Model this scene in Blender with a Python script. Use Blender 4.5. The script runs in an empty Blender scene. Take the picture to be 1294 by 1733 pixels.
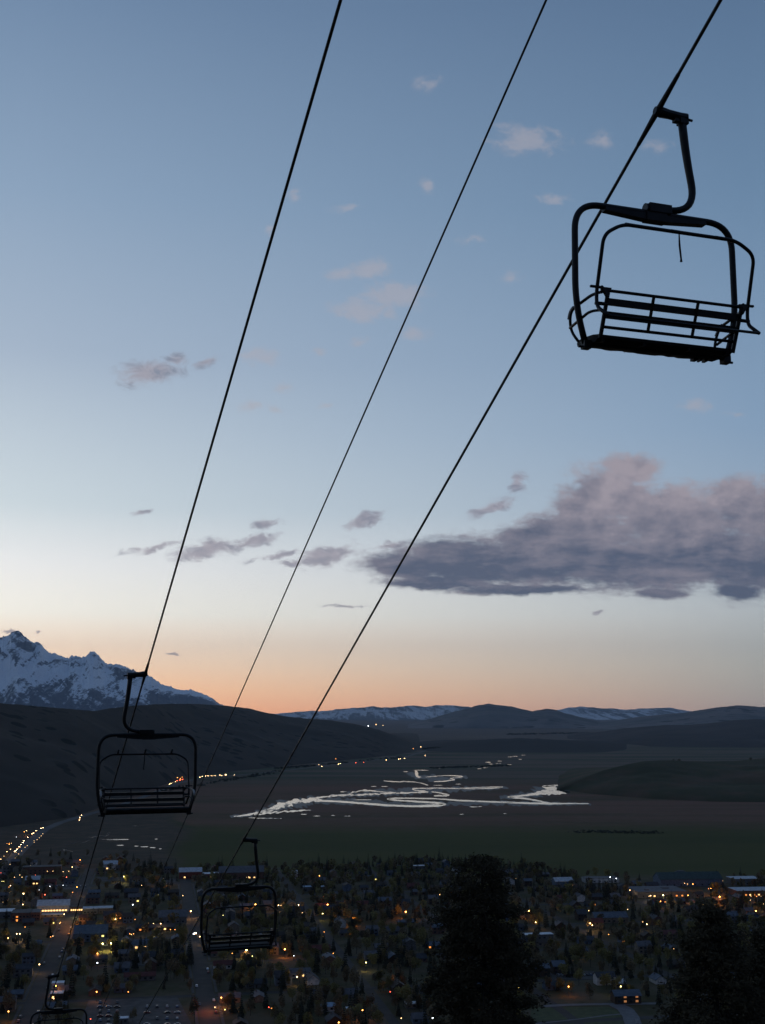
import bpy, math, random
import numpy as np
from mathutils import Vector, noise as mn
random.seed(7)
rng = np.random.default_rng(7)
S = bpy.context.scene
COL = S.collection
PI = math.pi

# ---------------------------------------------------------------- camera geometry
F_PX = 2000.0
PITCH = math.atan(338.5 / F_PX)
CAM = np.array([0.0, 0.0, 200.0])
CR = np.array([1.0, 0.0, 0.0])
CF = np.array([0.0, math.cos(PITCH), math.sin(PITCH)])
CU = np.array([0.0, -math.sin(PITCH), math.cos(PITCH)])

def ray(x, y):
    return (x - 647.0) / F_PX * CR + (866.5 - y) / F_PX * CU + CF

def at_depth(x, y, z):
    return CAM + z * ray(x, y)

def on_height(x, y, h=0.0):
    r = ray(x, y)
    return CAM + r * ((h - 200.0) / r[2])

def at_dist(x, y, d):
    r = ray(x, y)
    return CAM + r * (d / math.hypot(r[0], r[1]))

def to_px(p):
    d = np.array(p) - CAM
    z = d @ CF
    return 647 + F_PX * (d @ CR) / z, 866.5 - F_PX * (d @ CU) / z, z

# ---------------------------------------------------------------- small helpers
def lin(c):
    return tuple(((v / 255) / 12.92 if v / 255 <= 0.04045 else ((v / 255 + 0.055) / 1.055) ** 2.4) for v in c) + (1.0,)

class G:
    """small node graph builder"""
    def __init__(self, nt):
        self.nt = nt
    def node(self, typ, **kw):
        n = self.nt.nodes.new(typ)
        for k, v in kw.items():
            setattr(n, k, v)
        return n
    def put(self, sock, v):
        if isinstance(v, bpy.types.NodeSocket):
            self.nt.links.new(v, sock)
        elif v is not None:
            if hasattr(sock.default_value, '__len__') and not hasattr(v, '__len__'):
                v = [v] * len(sock.default_value)
            if hasattr(v, '__len__') and len(v) == 4 and len(sock.default_value) == 3:
                v = v[:3]
            sock.default_value = v
    def m(self, op, a, b=None, c=None, clamp=False):
        n = self.node('ShaderNodeMath', operation=op, use_clamp=clamp)
        for i, v in enumerate((a, b, c)):
            if v is not None:
                self.put(n.inputs[i], v)
        return n.outputs[0]
    def step(self, x, lo, hi, a=0.0, b=1.0):
        n = self.node('ShaderNodeMapRange', interpolation_type='SMOOTHSTEP')
        for i, v in enumerate((x, lo, hi, a, b)):
            self.put(n.inputs[i], v)
        return n.outputs[0]
    def mix(self, f, a, b, blend='MIX'):
        n = self.node('ShaderNodeMix', data_type='RGBA', blend_type=blend)
        self.put(n.inputs[0], f); self.put(n.inputs[6], a); self.put(n.inputs[7], b)
        return n.outputs[2]
    def vec(self, x, y, z):
        n = self.node('ShaderNodeCombineXYZ')
        for i, v in enumerate((x, y, z)):
            self.put(n.inputs[i], v)
        return n.outputs[0]
    def noise(self, v, scale, detail=4, rough=0.55, dist=0.0):
        n = self.node('ShaderNodeTexNoise')
        self.put(n.inputs['Vector'], v)
        n.inputs['Scale'].default_value = scale
        n.inputs['Detail'].default_value = detail
        n.inputs['Roughness'].default_value = rough
        n.inputs['Distortion'].default_value = dist
        return n.outputs[0]
    def ramp(self, x, stops, interp='LINEAR'):
        n = self.node('ShaderNodeValToRGB')
        cr = n.color_ramp
        cr.interpolation = interp
        while len(cr.elements) < len(stops):
            cr.elements.new(0.5)
        for e, (p, c) in zip(cr.elements, stops):
            e.position = p; e.color = c
        self.put(n.inputs[0], x)
        return n.outputs[0]
    def scale(self, v, k):
        n = self.node('ShaderNodeVectorMath', operation='MULTIPLY')
        self.put(n.inputs[0], v); self.put(n.inputs[1], k)
        return n.outputs[0]
    def sep(self, v):
        n = self.node('ShaderNodeSeparateXYZ')
        self.put(n.inputs[0], v)
        return n.outputs

def material(name):
    m = bpy.data.materials.new(name)
    m.use_nodes = True
    nt = m.node_tree
    return m, G(nt), nt.nodes['Principled BSDF']

def simple(name, c, rough=0.8, metal=0.0, var=0.25, scale=0.6, emit=None, strength=0.0, spec=0.3, tint=0.0):
    m, g, b = material(name)
    geo = g.node('ShaderNodeNewGeometry').outputs['Position']
    n = g.noise(geo, scale, 4)
    dark = tuple(v * (1 - var) for v in c[:3]) + (1,)
    lite = tuple(min(1, v * (1 + var)) for v in c[:3]) + (1,)
    colr = g.mix(g.step(n, 0.3, 0.7), dark, lite)
    if tint:
        r = g.node('ShaderNodeObjectInfo').outputs['Random']
        hs = g.node('ShaderNodeHueSaturation')
        g.put(hs.inputs['Hue'], g.m('MULTIPLY_ADD', g.m('SUBTRACT', r, 0.5), 0.06 * tint, 0.5))
        g.put(hs.inputs['Value'], g.m('MULTIPLY_ADD', r, 0.9 * tint, 1 - 0.45 * tint))
        g.put(hs.inputs['Color'], colr)
        colr = hs.outputs[0]
    g.put(b.inputs['Base Color'], colr)
    b.inputs['Roughness'].default_value = rough
    b.inputs['Metallic'].default_value = metal
    b.inputs['Specular IOR Level'].default_value = spec
    if emit:
        b.inputs['Emission Color'].default_value = tuple(emit[:3]) + (1,)
        b.inputs['Emission Strength'].default_value = strength
    return m

def new_obj(name, mesh, parent=None, loc=None, rz=0.0):
    o = bpy.data.objects.new(name, mesh)
    COL.objects.link(o)
    if parent is not None:
        o.parent = parent
    if loc is not None:
        o.location = [float(v) for v in loc]
    if rz:
        o.rotation_euler = (0, 0, rz)
    return o

def tag(o, label=None, cat=None, group=None, kind=None):
    if label: o['label'] = label
    if cat: o['category'] = cat
    if group: o['group'] = group
    if kind: o['kind'] = kind
    return o

class MB:
    def __init__(self):
        self.v = []; self.f = []
    def add(self, vs, fs):
        k = len(self.v)
        self.v += [tuple(float(c) for c in p) for p in vs]
        self.f += [tuple(i + k for i in q) for q in fs]
    def box(self, c, s, rz=0.0):
        hx, hy, hz = s[0] / 2, s[1] / 2, s[2] / 2
        cs, sn = math.cos(rz), math.sin(rz)
        vs = []
        for z in (-hz, hz):
            for x, y in ((-hx, -hy), (hx, -hy), (hx, hy), (-hx, hy)):
                vs.append((c[0] + x * cs - y * sn, c[1] + x * sn + y * cs, c[2] + z))
        self.add(vs, [(3, 2, 1, 0), (4, 5, 6, 7), (0, 1, 5, 4), (1, 2, 6, 5), (2, 3, 7, 6), (3, 0, 4, 7)])
    def tube(self, pts, r, n=10, closed=False):
        P = [Vector(p) for p in pts]
        R = r if hasattr(r, '__len__') else [r] * len(P)
        T = []
        for i in range(len(P)):
            a = P[i - 1] if (i > 0 or closed) else P[i]
            b = P[(i + 1) % len(P)] if (i < len(P) - 1 or closed) else P[i]
            T.append((b - a).normalized())
        u = T[0].orthogonal().normalized()
        vs = []
        for i, p in enumerate(P):
            u = (u - T[i] * u.dot(T[i])).normalized()
            w = T[i].cross(u)
            for k in range(n):
                a = 2 * PI * k / n
                vs.append(p + (u * math.cos(a) + w * math.sin(a)) * R[i])
        fs = []
        L = len(P)
        for i in range(L if closed else L - 1):
            j = (i + 1) % L
            for k in range(n):
                k2 = (k + 1) % n
                fs.append((i * n + k, i * n + k2, j * n + k2, j * n + k))
        if not closed:
            fs.append(tuple(range(n - 1, -1, -1)))
            fs.append(tuple((L - 1) * n + k for k in range(n)))
        self.add(vs, fs)
    def mesh(self, name, mat, smooth=False):
        me = bpy.data.meshes.new(name)
        me.from_pydata(self.v, [], self.f)
        me.materials.append(mat)
        if smooth:
            me.polygons.foreach_set('use_smooth', [True] * len(me.polygons))
        me.update()
        return me
    def build(self, name, mat, parent=None, smooth=False, loc=None, rz=0.0):
        return new_obj(name, self.mesh(name, mat, smooth), parent, loc, rz)

def fillet(pts, r, n=6):
    P = [Vector(p) for p in pts]
    R = r if hasattr(r, '__len__') else [r] * len(P)
    out = [P[0]]
    for i in range(1, len(P) - 1):
        a, b, c = P[i - 1], P[i], P[i + 1]
        rr = min(R[i], (a - b).length * (0.96 if i == 1 else 0.49), (c - b).length * (0.96 if i == len(P) - 2 else 0.49))
        s = b + (a - b).normalized() * rr
        e = b + (c - b).normalized() * rr
        for k in range(n + 1):
            t = k / n
            out.append(s * (1 - t) ** 2 + b * 2 * t * (1 - t) + e * t * t)
    out.append(P[-1])
    return out

def copy_tree(o, parent=None):
    c = o.copy()
    COL.objects.link(c)
    if parent is not None:
        c.parent = parent
    for ch in list(o.children):
        copy_tree(ch, c)
    return c

# ---------------------------------------------------------------- camera
cd = bpy.data.cameras.new('camera')
cam = bpy.data.objects.new('camera', cd)
COL.objects.link(cam)
S.camera = cam
cd.sensor_fit = 'VERTICAL'
cd.sensor_height = 36
cd.lens = F_PX / 1733 * 36
cd.clip_start = 0.1
cd.clip_end = 150000
cam.location = CAM
cam.rotation_euler = (PI / 2 + PITCH, 0, 0)

# ---------------------------------------------------------------- world: dusk sky with clouds
W = bpy.data.worlds.new('World')
S.world = W
W.use_nodes = True
g = G(W.node_tree)
bg = W.node_tree.nodes['Background']
d = g.node('ShaderNodeTexCoord').outputs['Generated']
dx, dy, dz = g.sep(d)
el = g.m('MULTIPLY', g.m('ARCSINE', dz), 180 / PI / 90, clamp=True)          # 0 at the horizon, 1 overhead
az = g.m('MULTIPLY', g.m('ARCTAN2', dx, dy), 180 / PI)
away = g.m('ABSOLUTE', g.m('WRAP', g.m('ADD', az, 25.0), 180.0, -180.0))     # degrees from where the sun went down
E90 = lambda *s: [(e / 90, lin([v * (1.04 if e < 8 else 1.015 if e < 15 else 1.008) for v in c])) for e, c in s]
sky_a = g.ramp(el, E90((0, (318, 220, 150)), (1.1, (318, 248, 187)), (2.2, (306, 262, 219)), (4.6, (279, 274, 260)), (6.8, (256, 256, 254)), (9.6, (220, 232, 237)),
                       (16.7, (174, 191, 210)), (24, (145, 169, 195)), (32.7, (114, 140, 171)), (50, (84, 108, 142)), (90, (66, 88, 122))))
sky_b = g.ramp(el, E90((0, (178, 168, 162)), (1.1, (188, 186, 177)), (2.2, (194, 196, 188)), (4.6, (192, 200, 203)), (6.8, (176, 191, 202)), (9.6, (156, 177, 198)),
                       (13.2, (137, 164, 192)), (24, (108, 138, 169)), (32.7, (89, 116, 148)), (50, (68, 93, 125)), (90, (56, 78, 110))))
sky_c = g.ramp(el, E90((0, (70, 76, 96)), (4, (96, 96, 114)), (10, (102, 110, 134)), (25, (82, 102, 134)), (90, (56, 78, 110))))
sky = g.mix(g.m('DIVIDE', g.m('SUBTRACT', away, 7.0), 36.0, clamp=True), sky_a, sky_b)
sky = g.mix(g.step(away, 50.0, 150.0), sky, sky_c)
ns = g.node('ShaderNodeTexSky', sky_type='NISHITA', sun_disc=False, sun_elevation=math.radians(-3), sun_rotation=math.radians(-25), altitude=2000)
sky = g.mix(0.06, sky, g.scale(ns.outputs[0], (1.4, 1.3, 1.5)))

# clouds live on the sky by direction (tangent-plane coordinates of the direction, north = +Y)
sy = g.m('MAXIMUM', dy, 0.05)
cu = g.m('DIVIDE', dx, sy)
cv = g.m('DIVIDE', dz, sy)
ws = g.vec(cu, g.m('MULTIPLY', cv, 1.5), 3.7)

def puffs(items, pu, pv):
    out = None
    for it in items:
        x, y, rx, ry = it[:4]
        ang = it[4] if len(it) > 4 else 0
        top = it[5] if len(it) > 5 else 1.0
        r = ray(x, y)
        k = 1 / (F_PX * r[1])
        u0, v0 = r[0] / r[1], r[2] / r[1]
        c_, s_ = math.cos(math.radians(ang)), math.sin(math.radians(ang))
        # rotated, scaled offset in one affine step per axis
        a1, a2 = c_ / (rx * k), s_ / (rx * k)
        b1, b2 = -s_ / (ry * k), c_ / (ry * k)
        a = g.m('MULTIPLY_ADD', pu, a1, -a1 * u0 - a2 * v0)
        b = g.m('MULTIPLY_ADD', pv, b2, -b1 * u0 - b2 * v0)
        if ang:
            a = g.m('MULTIPLY_ADD', pv, a2, a)
            b = g.m('MULTIPLY_ADD', pu, b1, b)
        q = g.m('SUBTRACT', top, g.m('SQRT', g.m('MULTIPLY_ADD', a, a, g.m('MULTIPLY', b, b))))
        out = q if out is None else g.m('SMOOTH_MAX', out, q, 0.12)
    return out

def warped(scale, amp):
    w1 = g.noise(ws, scale, 3, 0.6)
    w2 = g.noise(g.vec(cv, cu, 9.1), scale * 1.15, 3, 0.6)
    return g.m('MULTIPLY_ADD', g.m('SUBTRACT', w1, 0.5), amp, cu), g.m('MULTIPLY_ADD', g.m('SUBTRACT', w2, 0.5), amp * 0.7, cv)

def background(col):
    n = g.node('ShaderNodeBackground')
    g.put(n.inputs[0], col)
    n.inputs[1].default_value = 1.0
    return n.outputs[0]
def choose(f, a, b):
    n = g.node('ShaderNodeMixShader')
    g.put(n.inputs[0], f)
    W.node_tree.links.new(a, n.inputs[1]); W.node_tree.links.new(b, n.inputs[2])
    return n.outputs[0]
def between(x, lo, hi):
    return g.m('MULTIPLY', g.m('GREATER_THAN', x, lo), g.m('LESS_THAN', x, hi))

# high thin wisps
pu, pv = warped(30, 0.020)
fine = g.noise(ws, 55.0, 6, 0.64, 0.7)
wisp = puffs([(722, 138, 34, 22, 15), (890, 236, 70, 34, 5, 1.2), (1018, 238, 32, 22), (1110, 246, 34, 18), (720, 312, 18, 18), (497, 328, 22, 14), (935, 335, 44, 16),
              (583, 350, 34, 12), (792, 403, 38, 15), (572, 462, 30, 19, 0, 1.15), (632, 456, 40, 21, 0, 1.2), (612, 525, 50, 21, 0, 1.35), (668, 500, 56, 24, 0, 1.35), (540, 595, 14, 12),
              (440, 604, 38, 23, 0, 1.25), (425, 688, 34, 15, 0, 1.1), (462, 693, 20, 11), (549, 687, 18, 10), (605, 577, 26, 12), (455, 390, 16, 18),
              (1178, 686, 27, 16, 0, 1.25), (1240, 701, 22, 9), (700, 565, 34, 20), (870, 470, 26, 18), (480, 655, 30, 12)], pu, pv)
wisp_d = g.step(g.m('MULTIPLY_ADD', g.m('SUBTRACT', fine, 0.5), 2.3, wisp), 0.12, 1.10)
wisp_s = g.mix(g.m('MULTIPLY', wisp_d, 0.72), sky, g.mix(0.36, lin((182, 175, 181)), sky))
dim = puffs([(250, 632, 64, 23, 5, 1.3), (302, 610, 30, 18), (346, 612, 32, 12, 20)], pu, pv)
dim_d = g.step(g.m('MULTIPLY_ADD', g.m('SUBTRACT', fine, 0.5), 1.9, dim), 0.12, 0.95)
wisp_s = g.mix(g.m('MULTIPLY', dim_d, 0.8), wisp_s, g.mix(g.step(fine, 0.4, 0.7), lin((166, 160, 170)), lin((126, 132, 150))))
# low streaks
pu2, pv2 = warped(38, 0.022)
fine2 = g.noise(g.vec(cu, g.m('MULTIPLY', cv, 2.0), 5.5), 52.0, 7, 0.68, 0.5)
streak = puffs([(612, 884, 48, 15, 27, 1.15), (262, 926, 70, 9, 8), (350, 931, 60, 16, 10, 1.3), (430, 917, 54, 11, 12, 1.2), (465, 938, 56, 9, 10),
                (550, 941, 60, 17, 12, 1.3), (490, 953, 38, 9), (450, 888, 34, 11, 12), (836, 858, 54, 14, 24, 1.15), (880, 815, 22, 26, 20), (660, 922, 50, 11, 8), (20, 1068, 28, 5), (64, 1070, 10, 5),
                (290, 1109, 20, 3), (1012, 1036, 16, 6, 10), (240, 866, 22, 6, 10), (585, 1025, 60, 4)], pu2, pv2)
streak_d = g.step(g.m('MULTIPLY_ADD', g.m('SUBTRACT', fine2, 0.5), 2.3, streak), 0.08, 0.92)
streak_s = g.mix(g.m('MULTIPLY', streak_d, 0.80), sky, g.mix(g.step(fine2, 0.35, 0.75), lin((170, 160, 170)), lin((122, 124, 143))))
# the big bank
pu3, pv3 = warped(34, 0.013)
body = g.vec(g.m('MULTIPLY_ADD', g.m('SUBTRACT', pu3, cu), 0.5, cu), g.m('MULTIPLY', cv, 1.35), 1.2)
high = g.step(cv, 0.115, 0.20)
layer = g.vec(cu, g.m('MULTIPLY', cv, 4.2), 7.7)
def bank_noise(du, dv):
    b1 = g.vec(g.m('ADD', g.m('MULTIPLY_ADD', g.m('SUBTRACT', pu3, cu), 0.5, cu), du), g.m('MULTIPLY_ADD', cv, 1.35, dv), 1.2)
    b2 = g.vec(g.m('ADD', cu, du), g.m('MULTIPLY_ADD', cv, 4.2, dv * 2.5), 7.7)
    n1 = g.noise(b1, 24.0, 10, 0.64); n2 = g.noise(b2, 22.0, 8, 0.62, 0.3)
    k = g.m('MULTIPLY_ADD', high, -0.60, 0.60)
    return g.m('MULTIPLY_ADD', g.m('SUBTRACT', n2, n1), k, n1)
fine3 = bank_noise(0.0, 0.0)
bank = puffs([(690, 958, 100, 30), (800, 948, 170, 46), (930, 945, 210, 60), (1090, 955, 230, 60), (1270, 950, 180, 68), (1150, 880, 150, 82), (1035, 840, 112, 62), (1070, 795, 64, 38),
              (975, 862, 50, 36), (1245, 850, 80, 52), (1330, 880, 120, 80), (1120, 1004, 60, 13), (1245, 1000, 60, 16), (730, 986, 120, 15), (880, 998, 150, 12), (1450, 930, 200, 80), (935, 900, 80, 42), (890, 912, 80, 30), (1000, 900, 120, 50), (1180, 930, 150, 60)], pu3, pv3)
bank_f = g.m('MULTIPLY_ADD', g.m('SUBTRACT', fine3, 0.5), 1.7, g.m('MULTIPLY', g.m('ADD', bank, 0.06), 1.2))
rag = g.noise(g.vec(cu, g.m('MULTIPLY', cv, 2.0), 4.4), 95.0, 6, 0.7)
bank_f = g.m('MULTIPLY_ADD', g.m('SUBTRACT', rag, 0.5), 0.75, bank_f)
bank_d = g.step(bank_f, -0.02, 0.62)
# afterglow from the left and shade underneath are painted into the bank's colour
side = bank_noise(0.008, -0.012)
lit = g.m('MULTIPLY_ADD', g.m('SUBTRACT', rag, 0.5), 0.35, g.m('MULTIPLY', g.m('SUBTRACT', fine3, side), 2.0))
lit = g.m('ADD', lit, g.m('MULTIPLY', g.m('SUBTRACT', g.noise(body, 9.0, 4, 0.5), 0.5), 1.3))
edge = g.step(bank_f, 0.75, 0.1)
bank_c = g.mix(g.m('ADD', g.m('ADD', lit, 0.20), g.m('MULTIPLY_ADD', high, 0.48, g.m('MULTIPLY', edge, 0.22)), clamp=True), lin((84, 93, 115)), lin((166, 157, 166)))
over = g.mix(g.m('MULTIPLY', bank_d, 0.96), streak_s, bank_c)

front = between(az, -40.0, 40.0)
front = g.m('MULTIPLY', front, g.m('GREATER_THAN', dy, 0.1))
f_hi = g.m('MULTIPLY', front, between(cv, 0.0, 0.85))
sh_sky = background(sky)
sh_wisp = background(wisp_s)
sh_low = background(streak_s)
sh_bank = background(over)
right = g.m('GREATER_THAN', cu, -0.075)
cloud = choose(g.m('LESS_THAN', cv, 0.246), sh_wisp, choose(right, sh_low, sh_bank))
W.node_tree.links.new(choose(f_hi, sh_sky, cloud), W.node_tree.nodes['World Output'].inputs[0])
W.node_tree.nodes.remove(bg)

sun = bpy.data.lights.new('afterglow_sun', 'SUN')
sun.energy = 0.03
sun.angle = math.radians(25)
sun.color = (1.0, 0.72, 0.5)
so = bpy.data.objects.new('afterglow_sun', sun)
COL.objects.link(so)
so.rotation_euler = (math.radians(86), 0, math.radians(25 + 180))
so.location = (-300, 700, 900)

# ---------------------------------------------------------------- materials
M = {}
M['steel'] = simple('chair_steel', (0.018, 0.018, 0.02), 0.45, 0.2, 0.3, 9)
M['seat'] = simple('chair_seat', (0.010, 0.010, 0.011), 0.7, 0, 0.3, 12)
M['worn'] = simple('worn_steel', (0.30, 0.30, 0.31), 0.5, 0.4, 0.3, 20)
M['strap'] = simple('strap', (0.012, 0.012, 0.014), 0.9)
# twisted wire rope
def rope_mat():
    m, g, b = material('wire_rope')
    p = g.node('ShaderNodeTexCoord').outputs['Object']
    w = g.node('ShaderNodeTexWave', wave_type='BANDS', bands_direction='DIAGONAL')
    g.put(w.inputs['Vector'], p)
    w.inputs['Scale'].default_value = 9
    w.inputs['Distortion'].default_value = 1.0
    g.put(b.inputs['Base Color'], g.mix(w.outputs[1], (0.010, 0.010, 0.011, 1), (0.085, 0.078, 0.068, 1)))
    b.inputs['Roughness'].default_value = 0.5
    return m
M['rope'] = rope_mat()

# ---------------------------------------------------------------- the lift
D = ray(-94, 2312); D /= np.linalg.norm(D)                                    # downhill along the ropes
RAZ = math.atan2(D[0], D[1])
HZ = np.array([math.sin(RAZ), math.cos(RAZ), 0.0]); EX = np.array([HZ[1], -HZ[0], 0.0])
SLOPE = math.tan(-math.asin(D[2]))
g1 = at_depth(1113, 187, 11.55)
g2 = at_depth(246, 1139, 21.30)

def rope(name, p, r, t0, t1, label, cat, group=None):
    mb = MB()
    L = t1 - t0
    n = 60
    pts = [(0, 0, 0)]
    pts = [tuple(D * (L * k / n)) for k in range(n + 1)]
    mb.tube(pts, r, 10)
    o = mb.build(name, M['rope'], smooth=True, loc=p + D * t0)
    return tag(o, label, cat, group)

rope('haul_rope', g2, 0.017, -70, 150, 'thick steel haul rope on the left carrying the chair in front of the snowy mountain', 'cable', 'steel haul ropes of the chairlift')
rope('haul_rope', g1, 0.017, -70, 150, 'thick steel haul rope on the right carrying the big chair against the sky', 'cable', 'steel haul ropes of the chairlift')
# the thin cable runs between the two haul ropes, at their height
mid = (g1 + g2) / 2
gm = None
for z in np.arange(8, 30, 0.05):
    q = at_depth(725, 452, z)
    if gm is None or abs((q - mid) @ EX) < abs((gm - mid) @ EX):
        gm = q
rope('communication_cable', gm, 0.0105, -70, 150, 'thin communication cable running between the two thick haul ropes', 'cable')

def make_chair(dirn):
    """dirn = 1: y runs downhill along the rope; -1: the chair faces uphill"""
    root = new_obj('chairlift_chair', None)
    sl = SLOPE * dirn
    x0 = -0.085
    # clamp: jaw arm out to the side, tongues along the rope
    mb = MB()
    mb.tube([(-0.035, 0, -0.005), (0.03, 0, -0.012), (0.12, 0, -0.02), (0.25, 0, -0.03), (0.315, 0, -0.035)], [0.040, 0.054, 0.046, 0.046, 0.052], 10)
    mb.tube([(0.30, 0, -0.035), (0.385, 0, -0.045)], 0.013, 8)
    mb.box((0.20, 0, -0.07), (0.05, 0.06, 0.04))
    mb.box((0.275, 0, -0.075), (0.09, 0.085, 0.06))
    for s in (-1, 1):
        mb.tube([(0, s * 0.03, -s * 0.03 * sl), (0, s * 0.38, -s * 0.38 * sl)], [0.030, 0.020], 8)
    mb.build('clamp', M['steel'], root)
    # hanger: tapered tube, bends back under the rope
    mb = MB()
    path = fillet([(0.265, 0, -0.05), (0.295, 0, -0.42), (0.385, 0, -1.00), (0.03, 0, -1.03)], [0, 0.2, 0.30, 0], 10)
    mb.tube(path, [0.042 - 0.010 * i / len(path) for i in range(len(path))], 12)
    mb.build('hanger', M['steel'], root, True)
    # hub and gusset under the top of the bail
    mb = MB()
    mb.box((-0.045, 0, -1.04), (0.24, 0.12, 0.085))
    mb.tube([(-0.19, 0, -1.045), (0.06, 0, -1.045)], 0.055, 12)
    for s in (-1, 1):
        vs = []
        for y in (-0.04, 0.04):
            vs += [(x0 + s * 0.10, y, -1.10), (x0 + s * 0.55, y, -1.10), (x0 + s * 0.55, y, -1.133), (x0 + s * 0.10, y, -1.168)]
        mb.add(vs, [(0, 1, 2, 3), (7, 6, 5, 4), (0, 4, 5, 1), (1, 5, 6, 2), (2, 6, 7, 3), (3, 7, 4, 0)])
    mb.box((x0, 0, -1.128), (0.22, 0.10, 0.085))
    mb.build('hub', M['steel'], root)
    # bail: the big loop
    pts = [(x0 - 0.755, 0.05, -2.455), (x0 - 0.865, 0.02, -2.08), (x0 - 0.855, 0, -1.085), (x0 - 0.30, 0, -1.085), (x0 + 0.30, 0, -1.085), (x0 + 0.855, 0, -1.085), (x0 + 0.865, 0.02, -2.08), (x0 + 0.755, 0.05, -2.455)]
    mb = MB()
    mb.tube(fillet(pts, [0, 0.25, 0.46, 0.1, 0.1, 0.46, 0.25, 0], 12), 0.031, 12)
    mb.build('bail', M['steel'], root, True)
    # seat: thin worn cushion, front edge a little higher than the back
    mb = MB()
    def tilt(y): return -2.395 + (y + 0.12) * 0.15
    prof = [(-0.12, -0.030), (-0.125, 0.0), (-0.02, 0.012), (0.18, 0.010), (0.255, 0.0), (0.295, -0.025), (0.285, -0.060), (0.22, -0.072), (-0.05, -0.062)]
    xs = np.linspace(-0.715, 0.715, 30)
    vs = []
    for i, x in enumerate(xs):
        for k, (y, z) in enumerate(prof):
            jj = 0.014 * mn.noise(Vector((x * 9, y * 7, k))) if k in (5, 6, 7) else 0
            vs.append((x + x0, y, tilt(y) + z + jj))
    n = len(prof)
    fs = [(i * n + k, i * n + (k + 1) % n, (i + 1) * n + (k + 1) % n, (i + 1) * n + k) for i in range(len(xs) - 1) for k in range(n)]
    fs += [tuple(range(n - 1, -1, -1)), tuple((len(xs) - 1) * n + k for k in range(n))]
    mb.add(vs, fs)
    mb.build('seat', M['seat'], root)
    mb = MB()
    for x in (-0.66, -0.24, 0.24, 0.66):
        mb.tube([(x0 + x, -0.12, -2.445), (x0 + x, 0.24, -2.40)], 0.016, 6)
    mb.tube([(x0 - 0.76, 0.03, -2.44), (x0 + 0.76, 0.03, -2.44)], 0.022, 8)
    for s in (-1, 1):
        mb.box((x0 + s * 0.75, 0.05, -2.45), (0.075, 0.08, 0.075))
        mb.tube([(x0 + s * 0.74, 0.05, -2.47), (x0 + s * 0.83, 0.05, -2.47)], 0.012, 6)
    for x, w in ((0.50, .05), (0.62, .03), (0.56, .02)):
        mb.box((x0 + x, 0.20, -2.425), (w, 0.06, 0.03))
    mb.build('seat_frame', M['steel'], root)
    # backrest: rails, slats, uprights
    def back(t):                                     # 0 = seat, 1 = top
        return (-0.13 - 0.17 * t, -2.395 + 0.355 * t)
    HWB = 0.705
    mb = MB()
    for t, r in ((1.0, 0.0155), (0.17, 0.0155)):
        y, z = back(t)
        mb.tube([(x0 - HWB, y, z), (x0 + HWB, y, z)], r, 8)
    for t in (0.75, 0.45):
        y, z = back(t)
        vs = []
        for (oy, oz) in ((-0.018, 0.029), (0.016, 0.028), (0.020, -0.029), (-0.014, -0.030)):
            vs += [(x0 - HWB, y + oy, z + oz), (x0 + HWB, y + oy, z + oz)]
        mb.add(vs, [(0, 1, 3, 2), (2, 3, 5, 4), (4, 5, 7, 6), (6, 7, 1, 0), (0, 2, 4, 6), (7, 5, 3, 1)])
    for x, t0, r in ((-HWB, -0.12, 0.020), (-0.235, 0.17, 0.0155), (0.235, 0.17, 0.0155), (HWB, -0.12, 0.020)):
        a, b = back(t0), back(1.0)
        mb.tube([(x0 + x, a[0] - 0.024, a[1]), (x0 + x, b[0] - 0.010, b[1])], r, 8)
    for s in (-1, 1):
        y, z = back(1.0)
        xa, xb, xc = x0 + s * (HWB - .03), x0 + s * (HWB + .07), x0 + s * (HWB + .01)
        mb.add([(xa, y - 0.02, z + 0.022), (xb, y - 0.02, z + 0.022), (xc, y - 0.02, z - 0.075), (xa, y + 0.015, z + 0.022), (xb, y + 0.015, z + 0.022), (xc, y + 0.015, z - 0.075)],
               [(0, 1, 2), (5, 4, 3), (0, 3, 4, 1), (1, 4, 5, 2), (2, 5, 3, 0)])
    mb.build('backrest', M['steel'], root)
    # armrests: one per side
    for s in (-1, 1):
        x = x0 + s * (HWB + 0.065)
        mb = MB()
        yb, zb = back(1.0)
        mb.tube(fillet([(x0 + s * HWB, yb, zb), (x + s * 0.02, yb + 0.12, zb + 0.0), (x + s * 0.045, 0.22, zb - 0.03), (x + s * 0.02, 0.28, zb - 0.20), (x - s * 0.02, 0.20, -2.37)], [0, 0.08, 0.20, 0.12, 0], 6), 0.0145, 8)
        y2, z2 = back(0.55)
        mb.tube(fillet([(x0 + s * HWB, y2, z2), (x + s * 0.02, y2 + 0.1, z2 + 0.02), (x + s * 0.035, 0.255, z2 - 0.03)], [0, 0.08, 0], 5), 0.0135, 8)
        arm = mb.build('armrest', M['steel'], root, True)
        mb = MB()
        mb.tube(fillet([(x + s * 0.040, 0.16, zb - 0.018), (x + s * 0.046, 0.22, zb - 0.03), (x + s * 0.038, 0.265, zb - 0.10)], [0, .06, 0], 5), 0.0165, 8)
        mb.build('arm_pad', M['worn'], arm, True)
    # restraint bar, raised
    mb = MB()
    yt, zt = -0.42, -1.44
    R_ = 0.795
    loop = [(x0 + 0.60, yt, zt), (x0 + R_, yt, zt - 0.12), (x0 + R_ + 0.005, -0.26, -2.06), (x0 + R_ + 0.005, -0.26, -2.19), (x0 + R_ - 0.01, -0.44, -2.33)]
    lr = [(2 * x0 - p[0], p[1], p[2]) for p in loop]
    mb.tube(fillet(loop[::-1] + lr, [0, 0.07, 0.06, 0.09, 0.09, 0.09, 0.09, 0.06, 0.07, 0], 6), 0.0175, 10)
    mb.tube([loop[-1], lr[-1]], 0.014, 8)
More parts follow.
